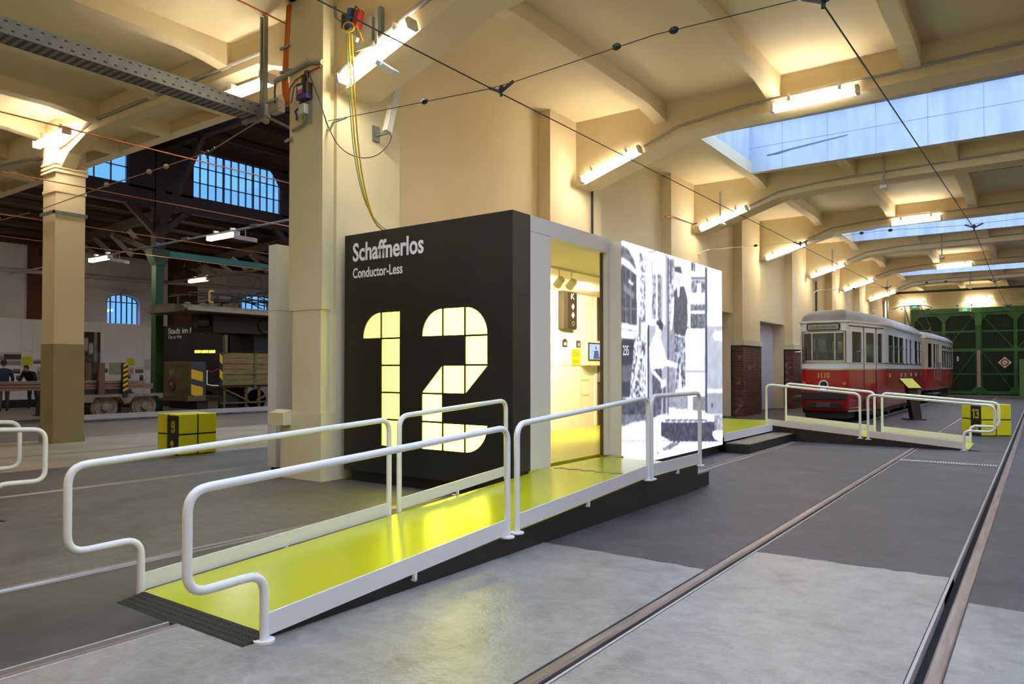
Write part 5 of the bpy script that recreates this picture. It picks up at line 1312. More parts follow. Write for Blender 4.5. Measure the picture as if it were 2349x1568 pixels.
for y in (24.0, 25.0, 26.0, 29.4, 30.4, 31.3):
    for s in (-1, 1): MB().box(TC + s * .65 - .3, TC + s * .65 + .3, y, y + .08, .7, 1.75).build('seat_back', ins, t1)
MB().box(TC - 1.0, TC + 1.0, 23.4, 23.45, 1.4, 1.62).build('bulkhead', ins, t1)
for x in (-.9, -.35, .35, .9): MB().box(TC + x - .05, TC + x + .05, 23.4, 23.46, 1.6, 2.5).build('bulkhead_post', ins, t1)
MB().cyl((TC - .9, Y0 + .6, 1.93), (TC + .9, Y0 + .6, 1.93), .015, n=6).build('grab_rail', M_CHROME, t1)

t2 = thing('tram_car', 'older red and cream tram with pantograph behind number 1110', 'tram', (TC, 40.5, 0))
Z0, Z1 = 35.2, 46.2; CY2 = (Z0 + Z1) / 2; M_CREAM = mat('tram_cream', (.55, .50, .40), .35, coat=.3)
op2 = tram_outline(TC, Z0, Z1, 1.08, .85, 1.9, .25); h2 = Hull(op2)
loft_rings(MB(), [ring(op2, TC, CY2, .95, .1, .55), ring(op2, TC, CY2, 1, 0, .75), ring(op2, TC, CY2, 1, 0, 1.48)]).build('lower_body', M_TRED, t2, True)
loft_rings(MB(), [ring(op2, TC, CY2, 1.012, -.01, 1.46), ring(op2, TC, CY2, 1.012, -.01, 1.53)]).build('belt_trim', M_CREAM, t2, True)
loft_rings(MB(), [ring(op2, TC, CY2, 1, 0, 2.56), ring(op2, TC, CY2, 1, 0, 2.78)]).build('cornice', M_CREAM, t2, True)
loft_rings(MB(), [ring(op2, TC, CY2, 1.03, -.04, 2.77), ring(op2, TC, CY2, 1.0, .05, 2.90), ring(op2, TC, CY2, .82, .3, 3.04), ring(op2, TC, CY2, .4, .8, 3.12)]).build('roof', M_ROOF, t2, True)
sd2 = lambda y: h2.find(TC + 1.08, y)
dw = [(35.6, 36.2), (36.5, 36.85), (37.0, 37.3), (37.45, 37.75)]; ww = [(39.1 + i * .98, 39.1 + i * .98 + .84) for i in range(6)]
ws = [(h2.find(TC + .9, a) if a < 37 else sd2(a), h2.find(TC + 1.0, b) if b < 37 else sd2(b)) for a, b in dw] + [(sd2(a), sd2(b)) for a, b in ww]
ws = sorted(w for w in ws if w[1] > w[0] + .05); cur = 0
for a, b in ws + [(h2.L - 1e-4, h2.L)]:
    if a > cur: h2.strip(MB(), cur, a, 1.5, 2.58).build('window_post', M_CREAM, t2)
    cur = max(cur, b)
for a, b in ws: h2.strip(MB(), a, b, 1.5, 2.58, .008, -.02).build('window_pane', M_TGLASS, t2)
fr = MB(); h2.strip(fr, sd2(38.9), sd2(45.0), 2.34, 2.40, .03, .012); fr.build('transom_bar', M_CREAM, t2)
fr = MB()
for y in (36.35, 36.92, 37.38, 37.9): q, n = h2.at(h2.find(TC + 1.08, y)); fr.cyl((q.x + .05, q.y, .95), (q.x + .05, q.y, 1.75), .018, n=6)
fr.build('grab_handles', M_GALV, t2)
MB().box(TC - .85, TC + .85, Z0 + 2.2, Z1 - 2.2, .2, .6).build('underframe', M_GAP, t2)
MB().box(TC + .7, TC + 1.1, 36.0, 38.0, .38, .42).build('running_board', M_GALV, t2)
for y in (38.6, 40.3, 42.0, 43.6):
    for s in (-1, 1): MB().cyl((TC + s * .68, y, .36), (TC + s * .80, y, .36), .36, n=18).build('wheel', M_DARK, t2, True)
MB().box(TC + .6, TC + 1.02, 39.8, 42.6, .16, .24).build('brake_beam', M_DARK, t2)
pg = MB()
for s in (-.55, .55):
    pg.tube([(TC + s, 38.6, 3.18), (TC + s * .8, 41.0, 3.50), (TC + s * .6, 38.2, 4.35)], .02, 6); pg.tube([(TC + s, 43.4, 3.18), (TC + s * .8, 41.0, 3.32), (TC + s * .6, 43.6, 3.25)], .02, 6)
for y in (38.4, 39.4, 42.5): pg.tube([(TC - .7, y, 3.22), (TC + .7, y, 3.22)], .03, 6)
pg.tube(fillet([(TC - .8, 38.2, 4.25), (TC - .5, 38.2, 4.38), (TC + .5, 38.2, 4.38), (TC + .8, 38.2, 4.25)], .15, 3), .02, 6)
pg.tube([(TC + .9, 36.0, 3.10), (TC + .9, 44.6, 3.10)], .03, 6)
pg.build('pantograph', M_DARK, t2)
MB().box(TC + 1.1, TC + 1.2, 46.0, 46.1, 1.9, 2.15).build('route_board', M_PLASTIC, t2)

# ================================================================ GATE
gate = thing('hall_gate', 'tall green steel gate with dark boards closing the hall', 'gate', (-1, 48.9, 0))
GY = 48.88
MB().box(-6.25, 6.2, GY - .05, GY + .2, 4.66, 4.95).build('lintel_beam', M_GREEN, gate)
MB().box(-6.25, -6.12, GY - .05, GY + .2, 0, 4.66).build('side_post', M_GREEN, gate)
MB().box(-6.2, 6.2, GY + .11, GY + .2, 0, 4.7).build('sky_stop_backing', M_DGREEN, gate)  # sheet added behind the boards to stop sky leaking through
leaves = [(-6.12, -4.56), (-4.56, -2.93), (-2.79, -1.14), (-1.14, .55), (.55, 2.2)]
for i, (a, b) in enumerate(leaves):
    n = 12
    for k in range(n): MB().box(a + (b - a) * k / n + .004, a + (b - a) * (k + 1) / n - .004, GY + .06, GY + .1, .05, 4.66).build('board', M_DGREEN, gate)
    f = MB(); w = .085
    for x in (a + w / 2, b - w / 2): f.box(x - w / 2, x + w / 2, GY, GY + .07, .06, 4.66)
    f.build('stile', M_GREEN, gate)
    for z, hh in ((.14, .09), (1.20, .05), (2.55, .09), (3.60, .05), (4.58, .06)): MB().box(a + .08, b - .08, GY + .01, GY + .06, z - hh, z + hh).build('rail', M_GREEN, gate)
    up = i % 2 == 1
    for z0, z1 in ((.2, 2.45), (2.65, 4.5)):
        p, q = ((a + .1, z0), (b - .1, z1)) if up else ((a + .1, z1), (b - .1, z0))
        MB().bar((p[0], GY + .035, p[1]), (q[0], GY + .035, q[1]), .04, .07, up=(0, 1, 0)).build('diagonal', M_GREEN, gate)
    for x, sx in ((a + .08, 1), (b - .08, -1)):
        for z, sz in ((4.52, -1), (.2, 1)): MB().prism([(x, z), (x + sx * .28, z), (x, z + sz * .32)], 'y', GY + .005, GY + .02).build('gusset', M_GREEN, gate)
MB().box(-2.95, -2.77, GY - .12, GY + .1, 0, 4.66).build('centre_post', M_GREEN, gate)
MB().box(-3.02, -2.70, GY - .16, GY - .1, 3.95, 4.62).build('hanger_plate', mat('light_green', (.09, .30, .09), .5), gate)
for i in range(32):
    MB().prism([(-2.915, .48 + i * .063), (-2.86, .50 + i * .063), (-2.805, .48 + i * .063), (-2.805, .512 + i * .063), (-2.86, .532 + i * .063), (-2.915, .512 + i * .063)], 'y', GY - .128, GY - .121).build('warning_chevron', mat('sign_red', (.45, .03, .03), .5), gate)
MB().box(-2.93, -2.79, GY - .1215, GY - .1195, .46, 2.52).build('warning_strip', M_LETTER, gate)
ns = thing('warning_sign', 'white and red diamond warning sign on the gate', 'sign', (-1.62, GY, 1.85))
c = gy(2305, 831, GY - .02); dd = .32
MB().prism([(c.x - dd, c.z), (c.x, c.z - dd), (c.x + dd, c.z), (c.x, c.z + dd)], 'y', GY - .03, GY + .0).build('plate', M_LETTER, ns)
MB().tube([(c.x + .16 * math.cos(a * math.pi / 10), GY - .035, c.z + .16 * math.sin(a * math.pi / 10)) for a in range(21)], .03, 6, False).build('ring', MATS['sign_red'], ns)
MB().bar((c.x - .11, GY - .035, c.z + .11), (c.x + .11, GY - .035, c.z - .11), .02, .05, up=(0, 1, 0)).build('slash', MATS['sign_red'], ns)
cb = thing('green_cabinet', 'light green cabinet standing at the right picture edge before the gate', 'cabinet', (-.5, 47.5, 0))
c = gz(2339, 909, 0)
MB().box(c.x, c.x + .9, c.y - .3, c.y + .3, 0, 2.0).build('carcass', mat('cabinet_green', (.13, .24, .08), .5), cb, bevel=.01)
MB().box(c.x + .03, c.x + .44, c.y - .32, c.y - .3, .05, 1.95).build('door', MATS['cabinet_green'], cb)
MB().box(c.x + .46, c.x + .87, c.y - .32, c.y - .3, .05, 1.95).build('door', MATS['cabinet_green'], cb)
fl('gate_threshold', M_CONCL, -6.2, 6.2, 46.6, 48.8, .004)
for px, lbl in ((2080, 'left'), (2196, 'right')):
    c = gy(px + 17, 710, GY - .2) if px > 2100 else gy(2098, 703, GY - .2)
    t = thing('exit_sign', 'small green exit sign above the gate, %s one' % lbl, 'sign', tuple(c), 'exit signs over the gate')
    MB().box(c.x - .28, c.x + .28, GY - .22, GY + .12, c.z - .1, c.z + .1).build('box', M_LETTER, t)
    MB().box(c.x - .1, c.x + .12, GY - .228, GY - .219, c.z - .07, c.z + .07).build('pictogram', emat('exit_green', (.12, .8, .4), .9), t)

# ================================================================ INFO LECTERN
le = thing('info_lectern', 'black info lectern with tilted lime panel beside the red tram', 'lectern', (-2.9, 23.7, 0))
b = gz(2098, 962, 0)
da, db = Vector((.707, .707, 0)), Vector((.577, -.577, -.577)); nn = db.cross(da).normalized()
if nn.z < 0: nn = -nn
cf = Vector((.707, -.707, 0))
MB().obox((b.x - .02, b.y, .015), da, cf, (0, 0, 1), .20, .26, .015).build('foot', M_DARK, le)
c0 = Vector((b.x + .03, b.y, .03)); c1 = Vector((b.x - .10, b.y + .05, .98))
MB().bar(c0, c1, .28, .16, up=cf).build('column', M_DARK, le)
tp = Vector((b.x - .11, b.y + .03, 1.02))
MB().obox(tp, da, db, nn, .21, .235, .02).build('panel_tray', M_DARK, le)
MB().obox(tp + nn * .022, da, db, nn, .205, .23, .006).build('lime_panel', M_SIGN, le)
# ================================================================ TIMBER HALL: VEHICLES
XN_ = -21.3
wg = thing('bogie_wagon', 'old iron bogie carrying long brown beams behind the cream column', 'wagon', (-22.1, 10, 0))
for y in (10.0, 11.12):
    for x in (-21.42, -22.80):
        w = MB(); w.tube([(x - .05, y, .36), (x - .04, y, .36), (x + .05, y, .36), (x + .06, y, .36)], [.30, .36, .36, .30], 24)
        wo_ = w.build('wheel', M_IRON, wg, True)
        MB().tube([(x + .06 if x > -22 else x - .06, y, .36), (x + .11 if x > -22 else x - .11, y, .36)], [.12, .09], 14).build('hub', M_IRON, wo_, True)
        MB().tube([(x + .065, y + .27 * math.cos(a * math.pi / 10), .36 + .27 * math.sin(a * math.pi / 10)) for a in range(21)], .018, 6, False).build('tyre_rim', mat('pale_rust', (.24, .18, .13), .7), wo_, True)
    MB().cyl((-22.8, y, .36), (-21.4, y, .36), .06, n=10).build('axle', M_IRON, wg)
for x in (-21.28, -22.94):
    MB().prism([(9.2, .60), (9.35, .52), (9.62, .52), (9.7, .66), (10.35, .66), (10.5, .48), (10.62, .48), (10.78, .66), (11.45, .66), (11.55, .58), (11.62, .60), (11.62, .74), (9.2, .74)], 'x', x - .03, x + .03).build('side_frame', M_IRON, wg)
MB().box(-22.9, -21.3, 10.3, 10.8, .60, .74).build('cross_member', M_IRON, wg)
MB().box(-22.7, -21.35, 9.35, 10.75, .74, .87).build('bolster', M_GAP, wg)
for x, y, lb_ in ((-21.30, 9.86, 0), (-21.28, 10.50, 1), (-22.85, 10.2, 0)):
    if lb_:
        MB().box(x - .06, x + .06, y - .07, y + .07, .66, 1.62).build('stake', M_GAP, wg)
        for k in range(6): MB().add([(x + .062, y - .07, .80 + k * .14), (x + .062, y + .07, .87 + k * .14), (x + .062, y + .07, .94 + k * .14), (x + .062, y - .07, .87 + k * .14)], [(0, 1, 2, 3)]).build('hazard_stripe', M_HAZY, wg)
    else: MB().box(x - .06, x + .06, y - .08, y + .08, .74, 1.62).build('stake', mat('brown_stake', (.12, .06, .03), .7), wg)
for j, (z, ye) in enumerate(((.88, 11.40), (.96, 11.40), (1.045, 11.15))):
    for i in range(5): MB().box(-21.62 - i * .23, -21.40 - i * .23, 4.0, ye - .03 * (i % 2), z, z + .068).build('long_beam', M_LOAD, wg)
for y in (5.0,):
    MB().box(-22.6, -21.4, y - .2, y + .2, 0, .87).build('trestle', M_IRON, wg)
tag(MB().box(-21.13, -21.05, 9.25, 16.5, .06, .20).build('barrier_bar', mat('pale_bar', (.42, .40, .38), .6)), 'pale low barrier bar on the floor along the old bogie', 'barrier')
tag(MB().box(-23.4, -21.1, 9.19, 9.25, .06, .20).build('barrier_bar', MATS['pale_bar']), 'end piece of the pale low barrier bar', 'barrier')

lo = thing('works_locomotive', 'old olive works locomotive with hood 611, flat roof and pantograph', 'locomotive', (-22.1, 14, 0))
HX0, HX1, HY = -22.84, -21.25, 12.5
MB().box(HX0, HX1, HY, 13.0, .60, 1.68).build('front_hood', M_OD, lo, bevel=.02)
MB().box(HX0 - .1, HX1 + .04, HY - .12, 13.1, .46, .62).build('buffer_beam', mat('olive_beam', (.10, .075, .03), .7), lo)
text('hood_number', '611', (HX0 + .38, HY, 1.28), (1, 0, 0), (0, 0, 1), .22, .17, mat('old_white', (.5, .47, .35), .6), lo)
MB().cyl((-22.30, HY - .03, .98), (-22.30, HY + .02, .98), .20, n=20).build('lamp_socket', mat('rust_red', (.12, .03, .02), .7), lo)
MB().cyl((-22.30, HY - .05, .98), (-22.30, HY - .02, .98), .06, n=12).build('coupling_pin', M_GALV, lo)
for k, (z0, z1) in enumerate(((1.45, 1.12), (.98, .62))):
    MB().add([(HX1 + .003, HY + .01, z0), (HX1 + .003, HY + .40, z0 - .10), (HX1 + .003, HY + .40, z1 - .06), (HX1 + .003, HY + .01, z1 + .04)], [(0, 1, 2, 3)]).build('hazard_stripe', M_HAZY, lo)
MB().box(HX1, HX1 + .002, HY, HY + .5, .62, 1.68).build('hood_side', mat('slate_paint', (.035, .035, .04), .6), lo)
MB().box(HX0 - .12, HX1 + .1, 13.0, 13.45, .55, .62).build('footplate', M_GAP, lo)
MB().box(HX1 - .05, HX1 + .02, 13.06, 13.42, .16, .55).build('step_well', mat('brown_step', (.07, .05, .025), .7), lo)
MB().box(HX1 - .05, HX1 + .10, 13.02, 13.46, .17, .20).build('step_tread', mat('tan_tread', (.22, .15, .08), .7), lo)
MB().tube([(HX1 + .03, 13.02, 1.40), (HX1 + .03, 13.2, 1.36), (HX1 + .03, 13.43, 1.47)], .015, 6).build('red_chain', M_RED, lo)
MB().tube([(HX1 + .03, 13.02, .98), (HX1 + .03, 13.2, .93), (HX1 + .03, 13.43, .92)], .012, 6).build('white_chain', M_LETTER, lo)
MB().cyl((HX1 + .03, 13.02, .97), (HX1 + .03, 13.02, 1.42), .014, n=6).build('chain_post', M_LETTER, lo)
# wooden side boards, one by one
for j in range(6):
    z = .93 + j * .175
    for y0, y1 in ((13.55, 14.72), (14.80, 17.4)): MB().box(HX1 - .04, HX1 + (.0 if j % 2 else .012), y0, y1, z, z + .168).build('side_board', M_PLANK, lo)
MB().box(HX1 - .05, HX1 + .03, 13.45, 13.56, .86, 2.0).build('corner_post', M_DARK, lo)
for k in range(2): MB().add([(HX1 + .032, 13.45, 1.95 - k * .5), (HX1 + .032, 13.56, 1.86 - k * .5), (HX1 + .032, 13.56, 1.60 - k * .5), (HX1 + .032, 13.45, 1.69 - k * .5)], [(0, 1, 2, 3)]).build('hazard_stripe', M_HAZY, lo)
MB().box(HX1 - .05, HX1 + .03, 14.72, 14.80, .8, 1.98).build('board_post', M_OD, lo)
MB().box(HX1 - .02, HX1 + .03, 13.62, 13.74, 1.98, 2.55).build('grab_post', mat('brown_post', (.10, .07, .035), .7), lo)
MB().tube(fillet([(HX1 + .02, 13.58, 1.5), (HX1 + .02, 13.58, 2.5), (HX1 + .02, 13.72, 2.5)], .05, 3), .012, 6).build('grab_iron', M_OD, lo)
MB().box(HX0, HX1 - .05, 13.5, 18.5, .85, .93).build('deck', M_OD, lo)
for p, q in (((13.6, .85), (14.6, .40)), ((15.9, .85), (14.9, .40)), ((13.55, .35), (16.2, .35))):
    MB().bar((HX1 - .1, p[0], p[1]), (HX1 - .1, q[0], q[1]), .05, .07, up=(1, 0, 0)).build('truss_bar', M_OD, lo)
for y in (14.5, 15.0, 13.7): MB().box(HX1 - .14, HX1 - .08, y - .04, y + .04, .15, .85).build('axle_guard', M_OD, lo)
for y in (13.9, 15.9):
    for x in (-21.42, -22.8): MB().cyl((x - .05, y, .37), (x + .05, y, .37), .37, n=20).build('wheel', M_GAP, lo, True)
MB().box(HX0, HX1, 12.7, 13.3, .2, .5).build('underframe', M_GAP, lo)
# cab and roof
MB().box(-22.9, -21.5, 14.9, 18.5, .93, 3.2).build('cab_body', mat('cab_black', (.010, .009, .008), .6), lo)
MB().box(-22.6, -21.35, 13.3, 16.2, 2.62, 3.22).build('equipment_box', MATS['cab_black'], lo)
MB().cyl((-21.6, 12.85, 2.95), (-21.6, 13.2, 2.95), .20, n=18).build('headlight', mat('headlight_black', (.02, .02, .018), .4), lo, True)
MB().tube([(-21.33, 15.2 + .22 * math.cos(a * math.pi / 8), 2.9 + .22 * math.sin(a * math.pi / 8)) for a in range(17)], .035, 6, False).build('hand_wheel', M_DARK, lo)
MB().prism([(-23.2, 3.22), (-21.1, 3.22), (-20.95, 3.30), (-21.2, 3.44), (-22.15, 3.50), (-23.1, 3.44), (-23.35, 3.30)], 'y', 12.15, 18.6).build('roof', mat('dusty_roof', (.19, .14, .08), .8, col2=(.10, .075, .045), scale=3), lo)
MB().box(-21.0, -20.93, 12.2, 18.6, 3.24, 3.34).build('roof_edge', mat('dusty_edge', (.24, .19, .12), .8), lo)
for i, y in enumerate((12.4, 12.9, 13.2)): MB().sph((-21.3, y, 3.46), .09, .12, .06, 8, 6).build('roof_knob', MATS['dusty_roof'], lo)
pg = MB()
for x in (-21.6, -22.6):
    pg.tube([(x, 12.6, 3.85), (x, 15.0, 3.95), (x, 17.4, 3.75)], .025, 6); pg.tube([(x, 13.2, 3.6), (x, 15.2, 3.8), (x, 17.2, 3.62)], .02, 6); pg.tube([(x, 14.2, 3.55), (x, 15.0, 3.95), (x, 16.0, 3.6)], .02, 6)
    pg.tube([(x, 14.4, 3.5), (x, 14.4, 4.0)], .03, 6); pg.tube([(x, 16.2, 3.5), (x, 16.2, 3.95)], .03, 6)
for y in (12.6, 13.6, 14.4, 15.0, 15.6, 16.2, 17.2): pg.tube([(-22.7, y, 3.78), (-21.5, y, 3.78)], .02, 6)
pg.build('pantograph_frame', M_DARK, lo)
MB().tube(fillet([(-21.7, 13.95, 4.0), (-21.7, 14.0, 4.50), (-21.7, 14.3, 4.62), (-21.7, 15.2, 4.60), (-21.7, 15.35, 4.45), (-21.7, 15.35, 3.95)], .15, 4), .02, 6).build('collector_bow', M_DARK, lo)
MB().tube(fillet([(-21.7, 14.15, 4.15), (-21.7, 15.0, 4.2), (-21.7, 15.12, 4.55)], .08, 3), .014, 6).build('collector_brace', M_DARK, lo)
MB().cyl((-21.8, 13.5, 3.78), (-21.8, 14.1, 3.78), .17, n=14).build('resistor_drum', mat('drum_brown', (.09, .065, .04), .6), lo, True)
MB().tube(fillet([(-21.55, 13.42, 3.95), (-21.55, 13.28, 3.95), (-21.55, 13.28, 3.58), (-21.55, 13.42, 3.58)], .06, 3), .035, 8).build('hazard_hook', M_HAZY, lo)
MB().box(-21.56, -21.53, 13.30, 13.36, 3.72, 3.84).build('blue_plate', M_BLUE, lo)

# ---- exhibit wall with panels, photographs and texts
ex = thing('exhibit_wall', 'long white exhibit panel wall in the timber hall', 'partition', (XP, 13, 0))
yj = [gx(x, 800, XP).y for x in (-60, 48, 75, 229, 330, 372)]
zt = gx(0, 728, XP).z
for i in range(len(yj) - 1):
    for z0, z1 in ((.30, 2.15), (2.155, zt)):
        MB().box(XP - .12, XP, yj[i] + .003, yj[i + 1] - .003, z0, z1).build('panel', M_PANEL, ex)
MB().box(XP - .10, XP + .01, yj[0], yj[-1], 0, .30).build('base_board', M_SKIRT, ex)
def printed(name, x0, y0, x1, y1, kind, lbl, cat='photo', grp=None, seed=1):
    p, q = gx(x0, y0, XP), gx(x1, y1, XP); t = thing(name, lbl, cat, (XP, (p.y + q.y) / 2, (p.z + q.z) / 2), grp)
    if kind in ('lime', 'text', 'dark', 'pink', 'map'):
        m = {'lime': M_SIGN, 'text': mat('pale_text_panel', (.55, .55, .60), .6), 'dark': mat('dark_photo', (.05, .05, .06), .5), 'pink': mat('pink_sheet', (.62, .36, .26), .6), 'map': mat('map_paper', (.42, .42, .34), .7, col2=(.34, .36, .27), scale=9)}[kind]
        MB().box(XP, XP + .012, p.y, q.y, q.z, p.z).build('sheet', m, t)
        if kind in ('lime', 'text'):
            ink = MATS['dim_ink'] if kind == 'lime' else mat('grey_ink', (.16, .16, .18), .6)
            n = 5 if kind == 'lime' else 8
            for k in range(n):
                z = p.z - (p.z - q.z) * (.12 + .8 * k / n); MB().box(XP + .012, XP + .0135, p.y + (q.y - p.y) * .08, p.y + (q.y - p.y) * (.9 if k % 3 else .7), z - .012, z).build('text_line', ink, t)
        elif kind == 'dark': MB().box(XP + .012, XP + .0135, p.y + .02, q.y - .02, q.z + (p.z - q.z) * .55, p.z - .03).build('image_band', mat('photo_grey', (.16, .16, .18), .5), t)
        elif kind == 'pink': MB().box(XP + .012, XP + .0135, p.y + (q.y - p.y) * .45, p.y + (q.y - p.y) * .6, q.z + (p.z - q.z) * .35, q.z + (p.z - q.z) * .6).build('emblem', M_DARK, t)
        elif kind == 'map':
            for k in range(5): MB().tube([(XP + .013, p.y + (q.y - p.y) * f, q.z + (p.z - q.z) * (.15 + .16 * k + .08 * math.sin(7 * f + k))) for f in (0.02, .25, .5, .75, .98)], .004, 4).build('map_line', MATS['photo_grey'], t)
        return t
    nu, nv = 28, 24; r = np.random.RandomState(seed); base = r.rand(nv + 1, nu + 1) * .25
    uu, vv_ = np.meshgrid(np.arange(nu + 1) / nu, np.arange(nv + 1) / nv)
    if kind == 'train': base = np.where(vv_ > .75, .5, .35) + .1 * base; base[(uu > .35) & (vv_ > .38) & (vv_ < .85)] = .06; base[(uu > .4) & (vv_ > .35) & (vv_ < .42)] = .5; base[vv_ < .33] = .22 + .1 * base[vv_ < .33]; base[(uu < .3) & (vv_ > .4) & (vv_ < .7)] *= .7
    if kind == 'crowd': base = base * .12 + .02; base[(vv_ > .68) & (uu > .1) & (uu < .4) & (vv_ < .88)] = .35; base[(vv_ > .66) & (uu > .45) & (uu < .65) & (vv_ < .82)] = .4; base[(uu > .68) & (uu < .85) & (vv_ > .5)] = .22; k = (vv_ > .3) & (vv_ < .7); base[k] += .10 * r.rand(int(k.sum()))
    if kind == 'street': base = np.where(vv_ > .6, .45, .1) + base * .3
    b = np.clip(base, 0, 1).ravel(); me = bpy.data.meshes.new('print')
    me.from_pydata([(XP + .014, p.y + (q.y - p.y) * u, q.z + (p.z - q.z) * v) for u, v in zip(uu.ravel(), vv_.ravel())], [], [(j * (nu + 1) + i, j * (nu + 1) + i + 1, (j + 1) * (nu + 1) + i + 1, (j + 1) * (nu + 1) + i) for j in range(nv) for i in range(nu)])
    me.color_attributes.new('print', 'FLOAT_COLOR', 'POINT').data.foreach_set('color', np.stack([b, b * .97, b * .97, np.ones_like(b)], 1).astype(np.float32).ravel())
    me.materials.append(M_PRINT); link(bpy.data.objects.new('print', me), t)
    MB().box(XP, XP + .013, p.y, q.y, q.z, p.z).build('mount', M_LETTER, t)
    return t
G = 'prints on the exhibit wall'
printed('wall_photo', -12, 807, 48, 837, 'train', 'wide old photograph of a derelict tram at left picture edge', grp=G, seed=2)
printed('text_panel', 50, 817, 73, 838, 'lime', 'lime text panel above the leaning visitor', 'panel', G)
printed('wall_photo', 76, 823, 95, 834, 'street', 'small grey photograph right of the lime panel above the visitor', grp=G, seed=5)
printed('wall_photo', 97, 818, 108, 838, 'dark', 'narrow dark photograph just left of the cream column', grp=G)
printed('wall_photo', 182, 760, 229, 900, 'crowd', 'tall dark photograph of a crowd right of the cream column', grp=G, seed=8)
printed('text_panel', 208, 840, 230, 859, 'lime', 'lime text panel over the lower corner of the crowd photograph', 'panel', G)
printed('wall_map', 250, 831, 280, 859, 'map', 'pale city map sheet on the exhibit wall', 'map', G)
printed('text_panel', 291, 821, 309, 839, 'lime', 'lime text panel right of the city map', 'panel', G)
printed('wall_photo', 294, 842, 307, 858, 'pink', 'pink sheet with small emblem below the right lime panel', grp=G)
printed('wall_photo', 310, 842, 328, 855, 'street', 'small street photograph right of the pink sheet', grp=G, seed=11)
printed('text_panel', 331, 823, 350, 850, 'text', 'pale grey text panel beside the green post', 'panel', G)
printed('wall_photo', 289, 860, 299, 868, 'dark', 'tiny dark photograph below the pink sheet', grp=G)
printed('wall_photo', 320, 860, 328, 872, 'dark', 'small upright dark photograph near the green post', grp=G)
printed('wall_photo', 237, 845, 247, 854, 'dark', 'small dark photograph behind the brown wagon stake', grp=G)
printed('wall_photo', 30, 846, 46, 856, 'dark', 'dark photograph left of the leaning visitor, upper row', grp=G)
printed('wall_photo', 37, 861, 47, 871, 'dark', 'dark photograph left of the leaning visitor, lower row', grp=G)
printed('wall_photo', 50, 846, 62, 856, 'street', 'photograph half hidden by the leaning visitor', grp=G, seed=21)
printed('wall_photo', 84, 842, 112, 872, 'train', 'brownish photograph between visitor and cream column', grp=G, seed=23)
# second number box
YK = 15.3
bx = thing('number_box', 'black exhibition box titled Stadt im Krieg behind the locomotive', 'kiosk', (-26, 15.6, 0))
p0 = gy(372, 748, YK); p1 = gy(560, 760, YK)
MB().box(p0.x, -23.75, YK, YK + .9, .0, p0.z).build('box_shell', M_BLACK, bx)
a, b = gy(386, 770, YK), gy(458, 770, YK)
text('title_lettering', 'Stadt im Krieg', (a.x, YK, a.z), (1, 0, 0), (0, 0, 1), (b.x - a.x) * 1.12, .29, M_LETTER, bx, .006, .015)
a, b = gy(386, 779, YK), gy(418, 779, YK)
text('subtitle_lettering', 'City at War', (a.x, YK, a.z), (1, 0, 0), (0, 0, 1), b.x - a.x, .17, M_LETTER, bx, .006, .01)
for i in range(3):
    a, b = gy(447 + i * 16.3, 803, YK), gy(461 + i * 16.3, 809, YK)
    MB().box(a.x, b.x, YK - .012, YK, b.z, a.z).build('lit_tile', emat('lit_acrylic_far', (1, .95, .08), 1.6), bx)
# service pipe along the far wall and girders
o = MB().tube([(XW + .2, 5, gx(0, 622, XW).z - .05), (XW + .2, 26, gx(0, 622, XW).z + .35)], .09, 10).build('service_pipe', mat('pale_pipe', (.55, .53, .52), .5), None, True); tag(o, 'long white service pipe along the far wall', 'pipe')
for k in range(3):
    t = thing('pipe_bracket', 'pipe bracket under the long white pipe, %s one' % ('left', 'middle', 'right')[k], 'bracket', (XW, 13.2 + k * 2.6, 4.6), 'pipe brackets')
    MB().bar((XW, 13.2 + k * 2.6, 4.72), (XW + .5, 13.2 + k * 2.6, 4.9), .04, .04).build('arm', M_GREY, t); MB().box(XW + .18, XW + .24, 13.17 + k * 2.6, 13.23 + k * 2.6, 4.3, 4.8).build('drop', M_GREY, t)
o = MB().tube([(-8.6, 11.28, 5.10), (-31.5, 11.28, 5.06)], .03, 8).build('lamp_cable_rail', M_GREY, None, True); tag(o, 'grey cable rail carrying the tube lamps in the timber hall', 'rail')
for yq, lq in ((21.3, 'dark rail for the added lamps deep in the timber hall'),):  # rail put in only to carry the added lamps
    tag(MB().tube([(-8.9, yq, 5.1), (-30.5, yq, 5.08)], .05, 8).build('lamp_cable_rail', M_IRON), lq, 'rail')
o = MB().tube([(-8.9, 16.3, 5.12), (-30.5, 16.3, 5.08)], .05, 8).build('lamp_cable_rail', M_IRON, None, True); tag(o, 'dark rail carrying the lamp before the brick pier', 'rail')
for k in range(8):
    x = -11.5 - k * 1.6
    if abs(x + 17.7) > .9: tag(MB().box(x - .14, x + .14, 11.24, 11.32, 5.10, 5.15).build('cable_clip', M_GALV), 'cable clip on the hall lamp rail, number %s from the right' % ('one', 'two', 'three', 'four', 'five', 'six', 'seven', 'eight')[k], 'clip', 'clips on the lamp rail')
for (x, y, lbl) in ((-16.85, 11.4, 'slanted white emergency light right of the bright hall lamp'), (-23.5, 11.4, 'slanted white emergency light right of the left hall lamp')):
    t = thing('emergency_light', lbl, 'light', (x, y, 4.8)); MB().obox((x, y, 4.86), (.9, .35, -.18), (-.35, .9, 0), (.18, 0, .9), .3, .09, .05).build('fitting', M_PLASTIC, t)
    MB().cyl((x, y, 4.9), (x, y, 5.08), .01, n=6).build('stem', M_GREY, t)
bs = thing('display_stand', 'narrow black display stand left of the cream column foot', 'stand', (-25.0, 9.2, 0))
c = gz(104, 953, 0)
MB().prism([(c.y - .18, .0), (c.y + .30, .0), (c.y + .30, .95), (c.y - .05, .95)], 'x', c.x - .3, c.x + .05).build('body', M_SKIRT, bs)
